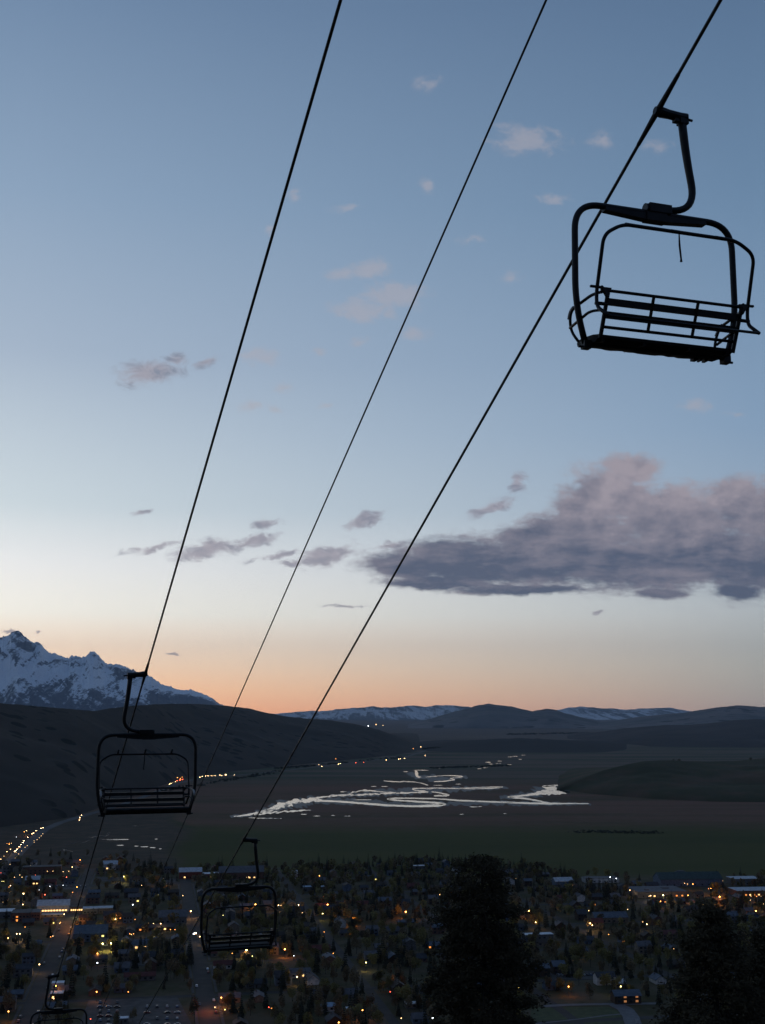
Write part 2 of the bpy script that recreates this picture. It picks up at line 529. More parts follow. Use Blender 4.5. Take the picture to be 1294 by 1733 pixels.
    for s in (-1, 1):
        y, z = back(0.73)
        mb.tube([(x0 + s * (HWB - .01), y - 0.01, z - 0.02), (x0 + s * (R_ + 0.02), -0.26, z - 0.02)], 0.018, 8)
        mb.box((x0 + s * (R_ + 0.005), -0.27, -2.005), (0.13, 0.025, 0.018))
        mb.box((x0 + s * (R_ - 0.045), -0.27, -2.025), (0.016, 0.025, 0.07))
    bar = mb.build('restraint_bar', M['steel'], root, True)
    for x in (-0.48, 0.0, 0.48):
        mb = MB()
        mb.tube([(x0 + x, yt, zt), (x0 + x, yt + 0.15, zt + 0.075)], 0.018, 8)
        mb.build('footrest_peg', M['steel'], bar)
    mb = MB()
    mb.tube([(x0 + 0.0, yt + 0.02, zt), (x0 + 0.0, yt + 0.02, zt - 0.12), (x0 + 0.01, yt + 0.02, zt - 0.25), (x0 + 0.01, yt + 0.02, zt - 0.275)], [0.006, 0.010, 0.009, 0.013], 6)
    mb.build('strap', M['strap'], bar)
    return root

CG = 'empty chairlift chairs with raised safety bars'
chair = make_chair(1)
chair_up = make_chair(-1)
chair.location = g1
chair.rotation_euler = (0, 0, -RAZ)
tag(chair, 'biggest chair, dark against the sky, hanging high from the right haul rope', 'chairlift chair', CG)

def hang(c, p0, ypix, flip, label):
    t = 0.0
    while to_px(p0 + D * t)[1] < ypix:
        t += 0.02
    c.location = p0 + D * t
    c.rotation_euler = (0, 0, -RAZ + (PI if flip else 0))
    return tag(c, label, 'chairlift chair', CG)
hang(copy_tree(chair), g1, 1420, False, 'dark chair hanging low from the right rope, in front of the town trees')
hang(chair_up, g2, 1139, True, 'chair hanging from the left rope in front of the dark butte and snowy mountains')
hang(copy_tree(chair_up), g2, 1650, True, 'lowest chair in the bottom left corner, above the long lit street')

# ---------------------------------------------------------------- ground
def ground_mat():
    m, g, b = material('valley_ground')
    p = g.node('ShaderNodeNewGeometry').outputs['Position']
    x, y, z = g.sep(p)
    big = g.noise(p, 0.0011, 5, 0.6)
    medx = g.vec(g.m('MULTIPLY', x, 0.16), y, 0.0)
    med = g.noise(medx, 0.0045, 6, 0.6)
    fin = g.noise(p, 0.03, 5, 0.65)
    yy = g.m('ADD', y, g.m('MULTIPLY', g.m('SUBTRACT', big, 0.5), 500.0))
    yy = g.m('ADD', yy, g.m('MULTIPLY', g.m('SUBTRACT', med, 0.5), 420.0))
    town = g.mix(g.step(fin, 0.4, 0.62), (0.062, 0.056, 0.026, 1), (0.100, 0.080, 0.050, 1))
    meadow = g.mix(g.step(med, 0.35, 0.65), (0.044, 0.052, 0.008, 1), (0.060, 0.064, 0.012, 1))
    meadow = g.mix(g.m('MULTIPLY', g.step(fin, 0.45, 0.7), 0.35), meadow, (0.066, 0.060, 0.018, 1))
    marsh = g.mix(g.step(med, 0.38, 0.62), (0.170, 0.080, 0.052, 1), (0.088, 0.058, 0.026, 1))
    marsh = g.mix(g.m('MULTIPLY', g.step(fin, 0.4, 0.7), 0.4), marsh, (0.16, 0.10, 0.07, 1))
    flat = g.mix(g.step(med, 0.40, 0.60), (0.052, 0.062, 0.034, 1), (0.125, 0.090, 0.066, 1))
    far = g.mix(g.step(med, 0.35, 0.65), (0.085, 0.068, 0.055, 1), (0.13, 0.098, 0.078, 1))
    c = g.mix(g.step(y, 1470.0, 1560.0), town, meadow)
    left = g.step(g.m('ADD', g.m('ADD', x, g.m('MULTIPLY', y, 0.17)), g.m('MULTIPLY', g.m('SUBTRACT', big, 0.5), 200.0)), 30.0, -20.0)
    c = g.mix(g.m('MULTIPLY', left, g.step(y, 1480.0, 1600.0)), c, g.mix(g.step(fin, 0.4, 0.65), (0.058, 0.046, 0.030, 1), (0.092, 0.062, 0.042, 1)))
    c = g.mix(g.step(g.m('ADD', yy, g.m('MULTIPLY', left, -350.0)), 2020.0, 2260.0), c, marsh)
    c = g.mix(g.step(yy, 3250.0, 3800.0), c, flat)
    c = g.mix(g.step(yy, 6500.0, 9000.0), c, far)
    g.put(b.inputs['Base Color'], c)
    b.inputs['Roughness'].default_value = 0.95
    b.inputs['Specular IOR Level'].default_value = 0.1
    return m
mb = MB()
xs = [-44000, -20000, -6000, -2000, -600, 0, 600, 2000, 6000, 20000, 44000]
ys = [-3000, 0, 600, 1200, 2400, 4800, 9600, 20000, 44000]
vs = [(x, y, 0) for y in ys for x in xs]
nx = len(xs)
mb.add(vs, [(j * nx + i, j * nx + i + 1, (j + 1) * nx + i + 1, (j + 1) * nx + i) for j in range(len(ys) - 1) for i in range(nx - 1)])
tag(mb.build('ground', ground_mat()), kind='structure')

# ---------------------------------------------------------------- water
def water_mat(name, grown):
    m, g, b = material(name)
    p = g.node('ShaderNodeNewGeometry').outputs['Position']
    x, y, z = g.sep(p)
    n = g.noise(g.vec(x, g.m('MULTIPLY', y, 0.22), 0.0), 0.05, 6, 0.7)
    reeds = g.step(n, 0.52 + (0.5 - grown) * 0.2, 0.62 + (0.5 - grown) * 0.2)
    g.put(b.inputs['Base Color'], g.mix(reeds, (0.03, 0.035, 0.04, 1), (0.10, 0.075, 0.05, 1)))
    g.put(b.inputs['Roughness'], g.m('MULTIPLY_ADD', reeds, 0.55, 0.05))
    g.put(b.inputs['Specular IOR Level'], g.m('MULTIPLY_ADD', reeds, -0.42, 0.5))
    b.inputs['IOR'].default_value = 1.333
    bp = g.node('ShaderNodeBump')
    bp.inputs['Strength'].default_value = 0.02
    bp.inputs['Distance'].default_value = 0.3
    g.put(bp.inputs['Height'], g.noise(p, 0.15, 3))
    g.put(b.inputs['Normal'], bp.outputs[0])
    return m

def ribbon(mb, pts, z, jag=0.0):
    """pts = (x, y, half height) in photo pixels, laid out on the ground"""
    P = []
    for i in range(len(pts) - 1):
        a, b = pts[i], pts[i + 1]
        n = max(2, int(math.hypot(b[0] - a[0], b[1] - a[1]) / 2.0))
        for k in range(n):
            t = k / n
            P.append(tuple(a[j] * (1 - t) + b[j] * t for j in range(3)))
    P.append(pts[-1])
    for _ in range(2):
        P = [P[0]] + [tuple((P[i - 1][j] + 2 * P[i][j] + P[i + 1][j]) / 4 for j in range(3)) for i in range(1, len(P) - 1)] + [P[-1]]
    up, dn = [], []
    for i, (x, y, h) in enumerate(P):
        a, b = P[max(0, i - 2)], P[min(len(P) - 1, i + 2)]
        tx, ty = b[0] - a[0], b[1] - a[1]
        L = math.hypot(tx, ty * 3) or 1
        h *= 0.8
        nx_, ny_ = -ty * 3 / L, tx / L
        e1 = h * (1 + jag * mn.noise(Vector((x * 0.17, y * 0.5, 1.3))))
        e2 = h * (1 + jag * mn.noise(Vector((x * 0.17, y * 0.5, 7.7))))
        up.append(on_height(x + nx_ * e1 * 2.2, y + ny_ * e1, z))
        dn.append(on_height(x - nx_ * e2 * 2.2, y - ny_ * e2, z))
    n = len(P)
    mb.add(up + dn, [(i, n + i, n + i + 1, i + 1) for i in range(n - 1)])

def pond(mb, x, y, rx, ry, z, seed=0):
    vs = []
    for k in range(18):
        a = 2 * PI * k / 18
        q = 1 + 0.45 * mn.noise(Vector((math.cos(a) * 1.3, math.sin(a) * 1.3, seed)))
        vs.append(on_height(x + rx * q * math.cos(a), y - ry * q * math.sin(a), z))
    mb.add(vs, [tuple(range(18))])

mb = MB(); shal = MB(); mud = MB()
# main meander: from the left tip of the shallows to the broad bend at the right
ribbon(shal, [(396, 1382, 0.8), (425, 1378, 1.6), (455, 1371, 2.6), (480, 1362, 4.6), (500, 1357, 5.4), (525, 1354, 4.2), (545, 1354.5, 2.4)], 0.06, 1.2)
ribbon(mb, [(398, 1382, .5), (430, 1376, .9), (456, 1369, 1.0), (486, 1358.5, 1.3), (505, 1355.5, 1.6), (520, 1354.5, 2.0), (545, 1355.2, 1.7), (575, 1356.5, 1.7), (607, 1359, 2.0), (656, 1363, 1.9), (705, 1364.5, 2.0),
            (740, 1363, 2.8), (753, 1361, 2.2), (737, 1358.5, 1.9), (705, 1356.5, 1.7), (672, 1354.5, 1.6), (655, 1352.2, 1.5), (672, 1350.6, 1.3), (737, 1351.6, 1.3), (780, 1354.8, 1.6), (840, 1357.2, 1.5), (890, 1359.2, 1.6), (930, 1360, 2.0), (960, 1359.8, 1.2), (996, 1360, 0.7)], 0.05, 0.3)
ribbon(mb, [(930, 1359.8, 1.5), (905, 1354, 1.5), (885, 1351, 1.6), (859, 1349, 1.6), (885, 1346.5, 1.6), (905, 1344, 2.6), (922, 1340.5, 6.2), (945, 1340, 5.6), (964, 1341, 1.8)], 0.06, 0.5)
ribbon(mb, [(964, 1342, 1.2), (938, 1337, 5.4), (932, 1333, 5.0), (919, 1330.6, 1.6), (940, 1329.5, 1.4), (956, 1328, 0.9)], 0.07, 0.5)
ribbon(shal, [(525, 1351, 1.2), (560, 1347, 1.9), (580, 1345.6, 1.9), (623, 1344.6, 1.5), (662, 1342, 1.7), (700, 1341.5, 1.5), (724, 1340, 1.0)], 0.08, 1.2)
ribbon(shal, [(594, 1341.5, 0.9), (614, 1337, 1.6), (640, 1339.5, 1.0), (662, 1341, 0.8)], 0.09, 1.4)
ribbon(shal, [(734, 1346.5, 1.1), (750, 1347, 1.5), (761, 1345.5, 1.1), (742, 1341.5, 1.3), (730, 1340, 0.8)], 0.10, 0.8)
ribbon(mb, [(724, 1340.5, 0.9), (700, 1337, 0.9), (697, 1334.5, 1.0), (737, 1333.6, 1.0), (799, 1335, 0.8), (835, 1334, 0.9), (851, 1331.6, 1.0), (820, 1332.2, 0.6), (775, 1334, 0.5)], 0.11, 0.6)
ribbon(shal, [(649, 1321.5, 0.7), (672, 1323, 0.9), (692, 1322.5, 0.9), (712, 1325, 0.7), (724, 1329, 0.6)], 0.05, 1.2)
ribbon(mb, [(734, 1323, 0.9), (752, 1322, 0.9), (769, 1319.6, 1.1), (760, 1317, 0.6), (775, 1316, 0.7), (783, 1314, 1.1), (765, 1312.4, 0.8), (750, 1312.6, 0.6), (720, 1315, 0.4)], 0.05, 0.8)
ribbon(mb, [(703, 1304, 0.8), (706, 1309, 1.8), (704, 1313, 1.6), (710, 1316, 1.8)], 0.05, 0.8)
ribbon(shal, [(430, 1379, 1.0), (470, 1374, 1.8), (505, 1372, 1.2), (530, 1371, 0.5)], 0.12, 2.0)
ribbon(shal, [(420, 1384, 0.4), (455, 1385, 0.9), (476, 1385, 0.5)], 0.05, 1.5)
for pts_ in ([(390, 1383, 2), (440, 1375, 5), (490, 1361, 9), (530, 1354, 7), (600, 1356, 5.5), (660, 1361, 5), (740, 1361, 5), (800, 1359, 4), (900, 1360, 4), (1000, 1361, 2)], [(845, 1349, 3), (900, 1346, 6), (925, 1337, 9), (962, 1336, 6)],
             [(560, 1347, 3), (640, 1342, 6), (700, 1339, 6), (800, 1335, 4), (860, 1333, 2)], [(690, 1308, 3), (712, 1316, 5), (760, 1318, 6), (790, 1314, 3)]):
    ribbon(mud, pts_, 0.02, 1.3)
# slough nearer the town on the left
ribbon(mb, [(150, 1417, 1.2), (166, 1414, 2.2), (180, 1416, 0.9), (184, 1408, 1.2)], 0.05, 1.2)
ribbon(mb, [(166, 1420, 0.8), (188, 1421, 1.1), (217, 1420.5, 0.6)], 0.05, 1.0)
ribbon(mb, [(106, 1437, 1.3), (115, 1439, 1.6), (123, 1441.5, 0.8)], 0.05, 1.2)
ribbon(mb, [(110, 1430, 0.7), (118, 1428, 1.0), (128, 1426, 0.6)], 0.05, 1.0)
ribbon(mb, [(138, 1427, 1.0), (144, 1425, 1.2), (152, 1421, 0.5)], 0.05, 1.0)
for i, (x, y, rx, ry) in enumerate([(204, 1430.5, 7, 0.9), (230, 1432, 4, 0.9), (244, 1433, 8, 1.0), (258, 1434.5, 6, 1.0), (271, 1436.5, 3, .8), (227, 1398, 6, .9), (264, 1420, 3, .7),
                                    (514, 1378, 6, 1.0), (497, 1372, 9, 1.1), (536, 1381, 6, .9), (588, 1381, 6, .8), (563, 1380, 4, .6), (614, 1353.5, 20, .9), (580, 1340, 7, 1.0), (686, 1306, 4, 1.0), (712, 1303.5, 12, .9), (735, 1300, 4, .7),
                                    (743, 1300, 4, .7), (715, 1338, 6, .8), (740, 1329, 8, .7), (777, 1327, 7, .8), (781, 1378, 4, .7), (650, 1331, 6, .8), (632, 1331, 5, .8), (820, 1299, 5, 1.1), (811, 1301, 4, .6), (830, 1293, 4, .8), (826, 1290, 5, 1.0),
                                    (845, 1288, 4, .8), (843, 1292, 6, .6), (862, 1294, 4, .6), (864, 1281, 5, .6), (880, 1285, 3, .6), (885, 1278, 4, .5), (872, 1280, 5, .5), (954, 1269, 5, .6), (854, 1377, 3, .6), (800, 1365.5, 9, 1.1), (812, 1365, 3, .9), (724, 1335.5, 6, .5), (862, 1358, 10, .5)]):
    pond(shal if i % 3 else mb, x, y, rx * 0.9, ry * 0.62, 0.05, i * 1.7)
tag(mb.build('river', water_mat('still_water', 0.2)), kind='structure')
tag(shal.build('shallow_water', water_mat('reedy_water', 0.46)), kind='structure')
tag(mud.build('mud_bank', simple('wet_mud', (0.07, 0.052, 0.042), 0.55, 0, 0.3, 0.02)), kind='structure')

# ---------------------------------------------------------------- hills and mountains
def interp(pts, x):
    if x <= pts[0][0]: return pts[0][1]
    for a, b in zip(pts, pts[1:]):
        if x <= b[0]:
            t = (x - a[0]) / (b[0] - a[0])
            return a[1] + (b[1] - a[1]) * t
    return pts[-1][1]

def hill(name, crest, d_base, d_crest, d_back, mat, cols=200, rows=36, prof=1.0, rough=0.05, freq=0.002, jag=0.0, ridged=False, back_rows=10, jfreq=0.12, skew=0.0):
    """a solid landform: a foot at d_base, its skyline at d_crest, a far foot at d_back (functions of the column)"""
    x0, x1 = crest[0][0], crest[-1][0]
    vs = []
    n_r = rows + back_rows + 1
    for i in range(cols + 1):
        x = x0 + (x1 - x0) * i / cols
        yc = interp(crest, x)
        if jag:
            yc += jag * (mn.fractal(Vector((x * jfreq, 3.3, 0)), 0.9, 2.1, 5))
        db, dc, dk = d_base(x), d_crest(x), d_back(x)
        top = at_dist(x, yc, dc)
        zc = top[2]
        r = ray(x, yc); az_ = math.atan2(r[0], r[1])
        for j in range(n_r):
            if j <= rows:
                s = j / rows
                dd = db + (dc - db) * s
                z = -3 + (zc + 3) * (s ** prof)
                env = math.sin(PI * min(1, s)) ** 0.7 if s < 1 else 0
            else:
                s = (j - rows) / back_rows
                dd = dc + (dk - dc) * s
                z = zc + (-3 - zc) * (s ** 0.9)
                env = math.sin(PI * s) * 0.4
            px_, py_ = math.sin(az_) * dd, math.cos(az_) * dd
            if skew:
                q = Vector(((px_ + skew * dd) * freq, dd * freq * 0.55, 0.5))
            else:
                q = Vector((px_ * freq, py_ * freq, 0.5))
            if ridged:
                h = mn.ridged_multi_fractal(q, 0.85, 2.15, 6, 1.0, 2.0) - 1.1
            else:
                h = mn.fractal(q, 0.9, 2.1, 5)
            vs.append((px_, py_, z + env * h * rough * max(zc, 20)))
    mb = MB()
    mb.add(vs, [(i * n_r + j, (i + 1) * n_r + j, (i + 1) * n_r + j + 1, i * n_r + j + 1) for i in range(cols) for j in range(n_r - 1)])
    o = mb.build(name, mat, smooth=not ridged)
    return tag(o, kind='structure')

def land_mat(name, a, b_, c_, s1, s2, spots=None, patch=0.7):
    m, g, b = material(name)
    p = g.node('ShaderNodeNewGeometry').outputs['Position']
    n1 = g.noise(p, s1, 6, 0.6); n2 = g.noise(p, s2, 5, 0.65)
    c = g.mix(g.step(n1, 0.35, 0.65), a, b_)
    c = g.mix(g.m('MULTIPLY', g.step(n2, 0.45, 0.7), patch), c, c_)
    if spots:
        v = g.node('ShaderNodeTexVoronoi'); g.put(v.inputs['Vector'], p); v.inputs['Scale'].default_value = spots
        keep = g.m('MULTIPLY', g.m('LESS_THAN', v.outputs['Distance'], 0.32), g.step(n1, 0.45, 0.55))
        c = g.mix(g.m('MULTIPLY', keep, 0.8), c, (0.012, 0.016, 0.012, 1))
    g.put(b.inputs['Base Color'], c)
    b.inputs['Roughness'].default_value = 0.95
    b.inputs['Specular IOR Level'].default_value = 0.05
    return m

def snow_mat(name, rock, rock2, snow, line_lo, line_hi, cover, stretch=1.0):
    m, g, b = material(name)
    geo = g.node('ShaderNodeNewGeometry')
    p = geo.outputs['Position']
    x, y, z = g.sep(p)
    nz = g.sep(geo.outputs['Normal'])[2]
    ca, sa = math.cos(math.radians(-32)), math.sin(math.radians(-32))
    along = g.m('ADD', g.m('MULTIPLY', x, ca), g.m('MULTIPLY', z, sa))
    across = g.m('SUBTRACT', g.m('MULTIPLY', z, ca), g.m('MULTIPLY', x, sa))
    k = 1 / stretch
    # long ledges of snow that fall to the right, broken by steep gullies
    led = g.noise(g.vec(g.m('MULTIPLY', along, 0.0016 * k), g.m('MULTIPLY', across, 0.0075 * k), g.m('MULTIPLY', y, 0.0004)), 1.0, 8, 0.62, 0.5)
    gul = g.noise(g.vec(g.m('MULTIPLY', x, 0.0105 * k), g.m('MULTIPLY', z, 0.0026 * k), g.m('MULTIPLY', y, 0.0004)), 1.0, 6, 0.65, 0.6)
    fin = g.noise(p, 0.020 * k, 6, 0.75)
    hgt = g.step(z, line_lo, line_hi)
    big = g.noise(p, 0.0006 * k, 3, 0.5)
    a = g.m('MULTIPLY', g.m('SUBTRACT', led, 0.5), 3.2)
    a = g.m('ADD', a, g.m('MULTIPLY', g.m('SUBTRACT', gul, 0.5), 2.2))
    a = g.m('ADD', a, g.m('MULTIPLY', g.m('SUBTRACT', fin, 0.5), 2.0))
    a = g.m('ADD', a, g.m('MULTIPLY', g.m('SUBTRACT', big, 0.5), 1.6))
    mid = g.m('MULTIPLY', g.step(z, line_lo, line_lo + (line_hi - line_lo) * 0.35), g.step(z, line_hi + 500, line_hi - 450, 0.35, 1.0))
    a = g.m('ADD', a, g.m('MULTIPLY_ADD', mid, 0.75, -0.55 + cover))
    kk = g.m('MULTIPLY', g.step(a, -0.08, 0.22), g.step(z, line_lo, line_lo + (line_hi - line_lo) * 0.25, 0.15, 1.0))
    c = g.mix(g.step(fin, 0.4, 0.6), rock, rock2)
    c = g.mix(kk, c, snow)
    g.put(b.inputs['Base Color'], c)
    b.inputs['Roughness'].default_value = 0.85
    b.inputs['Specular IOR Level'].default_value = 0.1
    return m

BUTTE = land_mat('butte_sagebrush', (0.055, 0.047, 0.038, 1), (0.074, 0.060, 0.048, 1), (0.040, 0.039, 0.028, 1), 0.0022, 0.010, 0.016, 0.22)
KNOLL = land_mat('knoll_grass', (0.058, 0.058, 0.030, 1), (0.078, 0.068, 0.038, 1), (0.125, 0.075, 0.050, 1), 0.003, 0.006)
WOODED = land_mat('wooded_hill', (0.13, 0.13, 0.12, 1), (0.24, 0.20, 0.18, 1), (0.075, 0.08, 0.075, 1), 0.0006, 0.0016, 0.004)
TETON = snow_mat('snowy_rock', (0.105, 0.120, 0.145, 1), (0.165, 0.180, 0.205, 1), (0.86, 0.90, 0.95, 1), 120, 1500, 0.05)
FARSNOW = snow_mat('far_snow_range', (0.10, 0.11, 0.12, 1), (0.13, 0.14, 0.15, 1), (0.60, 0.62, 0.65, 1), -60, 300, 0.05, 1.3)

base_px = [(-400, 1425), (-150, 1418), (0, 1402), (130, 1383), (205, 1357), (280, 1329), (330, 1314), (390, 1306.5), (540, 1291), (640, 1281), (700, 1273.5), (745, 1265)]
dist_of = lambda x, y: float(np.hypot(*on_height(x, y)[:2]))
hill('butte', [(-400, 1150), (-200, 1172), (-60, 1184), (0, 1190), (60, 1195), (120, 1200), (160, 1203), (190, 1198), (240, 1193), (290, 1190.5), (330, 1191.5), (380, 1194), (420, 1199), (450, 1206), (480, 1212), (520, 1216), (560, 1219), (600, 1225), (640, 1235), (670, 1246), (690, 1255), (715, 1265), (745, 1267)],
     lambda x: dist_of(x, interp(base_px, x)), lambda x: dist_of(x, interp(base_px, x)) * (1.42 if x < 500 else 1.42 - 0.34 * (x - 500) / 245) + 150, lambda x: dist_of(x, interp(base_px, x)) * 1.9 + 900,
     BUTTE, 420, 60, 0.85, 0.10, 0.0026, 0.9, jfreq=0.05)
hill('mountain_range', [(-700, 1120), (-500, 1075), (-330, 1110), (-200, 1085), (-90, 1112), (-30, 1092), (0, 1079), (8, 1077), (14, 1075), (20, 1069.5), (26, 1067), (32, 1067.5), (38, 1074), (46, 1081), (52, 1087), (57, 1091), (62, 1087.5), (67, 1090), (74, 1097), (82, 1104), (89, 1106), (92, 1104.5), (100, 1109), (108, 1112.5), (116, 1114.5), (121, 1109.5), (128, 1110.5), (138, 1113), (145, 1110.5), (150, 1105), (154, 1101.5), (160, 1103), (166, 1108), (172, 1116), (178, 1122), (186, 1124), (200, 1124.5), (210, 1127.5), (216, 1129.5), (222, 1134), (226, 1132.5), (234, 1137), (246, 1140.5), (256, 1146), (268, 1154), (276, 1159), (288, 1161.5), (300, 1166.5), (312, 1169), (322, 1166.5), (332, 1171), (345, 1174), (358, 1182), (372, 1191), (390, 1199), (430, 1206)],
     lambda x: 17500, lambda x: 22000, lambda x: 27000, TETON, 760, 120, 0.75, 0.20, 0.00040, 2.2, True, 12, jfreq=0.3, skew=0.35)
hill('far_mountains', [(430, 1209), (480, 1207), (520, 1203.5), (550, 1203), (580, 1199), (610, 1197.5), (632, 1195), (640, 1197), (660, 1197.5), (690, 1194), (710, 1195), (722, 1196), (740, 1193.5), (770, 1194), (800, 1197), (850, 1203), (900, 1204), (940, 1202), (960, 1198), (985, 1195.5), (1010, 1198), (1040, 1199), (1058, 1201), (1080, 1199.5), (1110, 1198), (1135, 1197.5), (1150, 1201), (1180, 1206), (1300, 1207), (1700, 1207)],
     lambda x: 31000, lambda x: 36000, lambda x: 42000, FARSNOW, 420, 30, 0.8, 0.2, 0.0004, 1.0, True, jfreq=0.08)
hill('wooded_butte', [(690, 1224.5), (715, 1220), (745, 1211), (765, 1205.5), (790, 1199), (810, 1193), (826, 1190.5), (842, 1193), (862, 1195), (880, 1199), (900, 1203.5), (915, 1201), (925, 1199.5), (938, 1201), (955, 1206.5), (975, 1212), (1000, 1217.5), (1030, 1225)],
     lambda x: 15000, lambda x: 17500, lambda x: 21000, WOODED, 160, 36, 0.7, 0.16, 0.0009, 0.8, jfreq=0.1)
hill('long_hill', [(990, 1226), (1040, 1220), (1070, 1215), (1100, 1211), (1130, 1208.5), (1160, 1205.5), (1180, 1202), (1210, 1197.5), (1240, 1194.5), (1255, 1193.5), (1280, 1196), (1320, 1198), (1420, 1190), (1560, 1200), (1800, 1190)],
     lambda x: 14000, lambda x: 17000, lambda x: 21000, WOODED, 200, 36, 0.8, 0.14, 0.0009, 0.7, jfreq=0.1)
hill('low_hills', [(960, 1246), (1020, 1238), (1060, 1232), (1100, 1229), (1130, 1227), (1170, 1226), (1200, 1224), (1240, 1219), (1275, 1217), (1320, 1219), (1420, 1212), (1600, 1222), (1800, 1214)],
     lambda x: 7200 if x > 1100 else 9200 - 2000 * (x - 960) / 140, lambda x: 9600, lambda x: 12500, land_mat('low_hill_sage', (0.062, 0.056, 0.05, 1), (0.085, 0.072, 0.064, 1), (0.045, 0.044, 0.04, 1), 0.001, 0.003), 160, 30, 0.8, 0.18, 0.0012, 0.6, jfreq=0.06)
hill('knoll', [(930, 1341), (950, 1335), (980, 1320), (1020, 1304), (1060, 1294), (1090, 1288), (1120, 1286.5), (1160, 1288), (1200, 1289), (1240, 1288), (1294, 1283), (1400, 1276), (1600, 1284), (1800, 1280)],
     lambda x: dist_of(x, interp([(930, 1336), (960, 1338), (1000, 1344), (1100, 1352), (1200, 1357), (1294, 1358), (1800, 1352)], x)), lambda x: dist_of(x, 1341) + min(x - 930, 364) * 1.2 + 60, lambda x: 4600, KNOLL, 220, 40, 0.62, 0.20, 0.004, 0.5, jfreq=0.03)
hill('plain_rise', [(700, 1262), (760, 1256), (830, 1251), (880, 1249), (930, 1251), (1000, 1256), (1060, 1262)], lambda x: 6000, lambda x: 7300, lambda x: 9000, land_mat('plain_rise_scrub', (0.034, 0.036, 0.034, 1), (0.05, 0.046, 0.042, 1), (0.03, 0.03, 0.03, 1), 0.001, 0.004), 100, 14, 0.9, 0.1, 0.002, 0.8, jfreq=0.05)

# the slope the lift runs down, under the camera
mb = MB()
nu, nv = 60, 50
vs = []
for j in range(nv + 1):
    for i in range(nu + 1):
        s = -110 + 560 * j / nv
        t = -420 + 840 * i / nu
        p = HZ * s + EX * t
        zz = 198.4 - s * SLOPE + 2.0 * mn.fractal(Vector((p[0] * 0.02, p[1] * 0.02, 0)), 1, 2, 3) * min(1, abs(s) / 20 + abs(t) / 20)
        vs.append((p[0], p[1], max(zz, -1.5)))
mb.add(vs, [(j * (nu + 1) + i, j * (nu + 1) + i + 1, (j + 1) * (nu + 1) + i + 1, (j + 1) * (nu + 1) + i) for j in range(nv) for i in range(nu)])
tag(mb.build('hillside', land_mat('hillside_grass', (0.035, 0.038, 0.024, 1), (0.05, 0.046, 0.032, 1), (0.028, 0.03, 0.02, 1), 0.05, 0.3), smooth=True), kind='structure')

# ---------------------------------------------------------------- the town
UH = np.array([-0.186, 0.9825, 0.0]); VH = np.array([0.9825, 0.186, 0.0])
GO = np.array([-232.0, 813.0, 0.0])
GRZ = math.atan2(VH[1], VH[0])
def grid(v, u, z=0.0):
    p = GO + VH * v + UH * u
    return np.array([p[0], p[1], z])
def to_grid(p):
    q = np.array([p[0], p[1], 0]) - GO
    return q @ VH, q @ UH

EDGE = [(-200, 1405), (0, 1414), (60, 1426), (150, 1440), (300, 1474), (480, 1472), (620, 1464), (750, 1455), (880, 1468), (980, 1484), (1100, 1488), (1294, 1486), (1500, 1482)]
def in_town(p, margin=0):
    x, y, z = to_px((p[0], p[1], 0))
    return -120 < x < 1414 and y < 1775 and y > interp(EDGE, x) + margin

V_ST = [-236, -118, 0, 118, 236, 354, 472, 590, 708]
U_ST = [-60, 58, 170, 285, 400, 515, 630, 745]
ASPH = simple('asphalt', (0.046, 0.040, 0.036), 0.9, 0, 0.2, 0.08)
PAVE = simple('concrete', (0.07, 0.068, 0.066), 0.9, 0, 0.2, 0.3)
def strip(mb, a, b, w, z):
    d_ = np.array(b[:2]) - np.array(a[:2]); L = np.linalg.norm(d_); n = np.array([-d_[1], d_[0]]) / L * w / 2
    mb.add([(a[0] + n[0], a[1] + n[1], z), (a[0] - n[0], a[1] - n[1], z), (b[0] - n[0], b[1] - n[1], z), (b[0] + n[0], b[1] + n[1], z)], [(0, 1, 2, 3)])
def path_strip(mb, pts, w, z):
    pts = [np.array(p[:2]) for p in pts]
    L_, R_ = [], []
    for i, p in enumerate(pts):
        t = pts[min(i + 1, len(pts) - 1)] - pts[max(i - 1, 0)]
        n = np.array([-t[1], t[0]]) / np.linalg.norm(t) * w / 2
        L_.append((*(p + n), z)); R_.append((*(p - n), z))
    k = len(pts)
    mb.add(L_ + R_, [(i, k + i, k + i + 1, i + 1) for i in range(k - 1)])

mb = MB(); pv = MB()
for v in V_ST:
    us = [u for u in np.arange(-110, 800, 10) if in_town(grid(v, u))]
    if len(us) > 2:
        strip(mb, grid(v, us[0]), grid(v, us[-1]), 13 if v in (0, 118) else 7, 0.03)
        if v in (0, 118):
            for s in (-1, 1):
                for ua, ub in zip(U_ST, U_ST[1:]):
                    if ub < us[-1]:
                        c = grid(v + s * 8.4, (ua + ub) / 2, 0.07)
                        pv.box(c, (2.0, ub - ua - 16, 0.14), GRZ)
for u in U_ST:
    vv = [v for v in np.arange(-320, 900, 10) if in_town(grid(v, u))]
    if len(vv) > 2:
        strip(mb, grid(vv[0], u), grid(vv[-1], u), 8, 0.045)
strip(mb, grid(-100, 632), grid(118, 632), 16, 0.06)
tag(mb.build('road', ASPH), kind='structure')
tag(pv.build('pavement', PAVE), kind='structure')

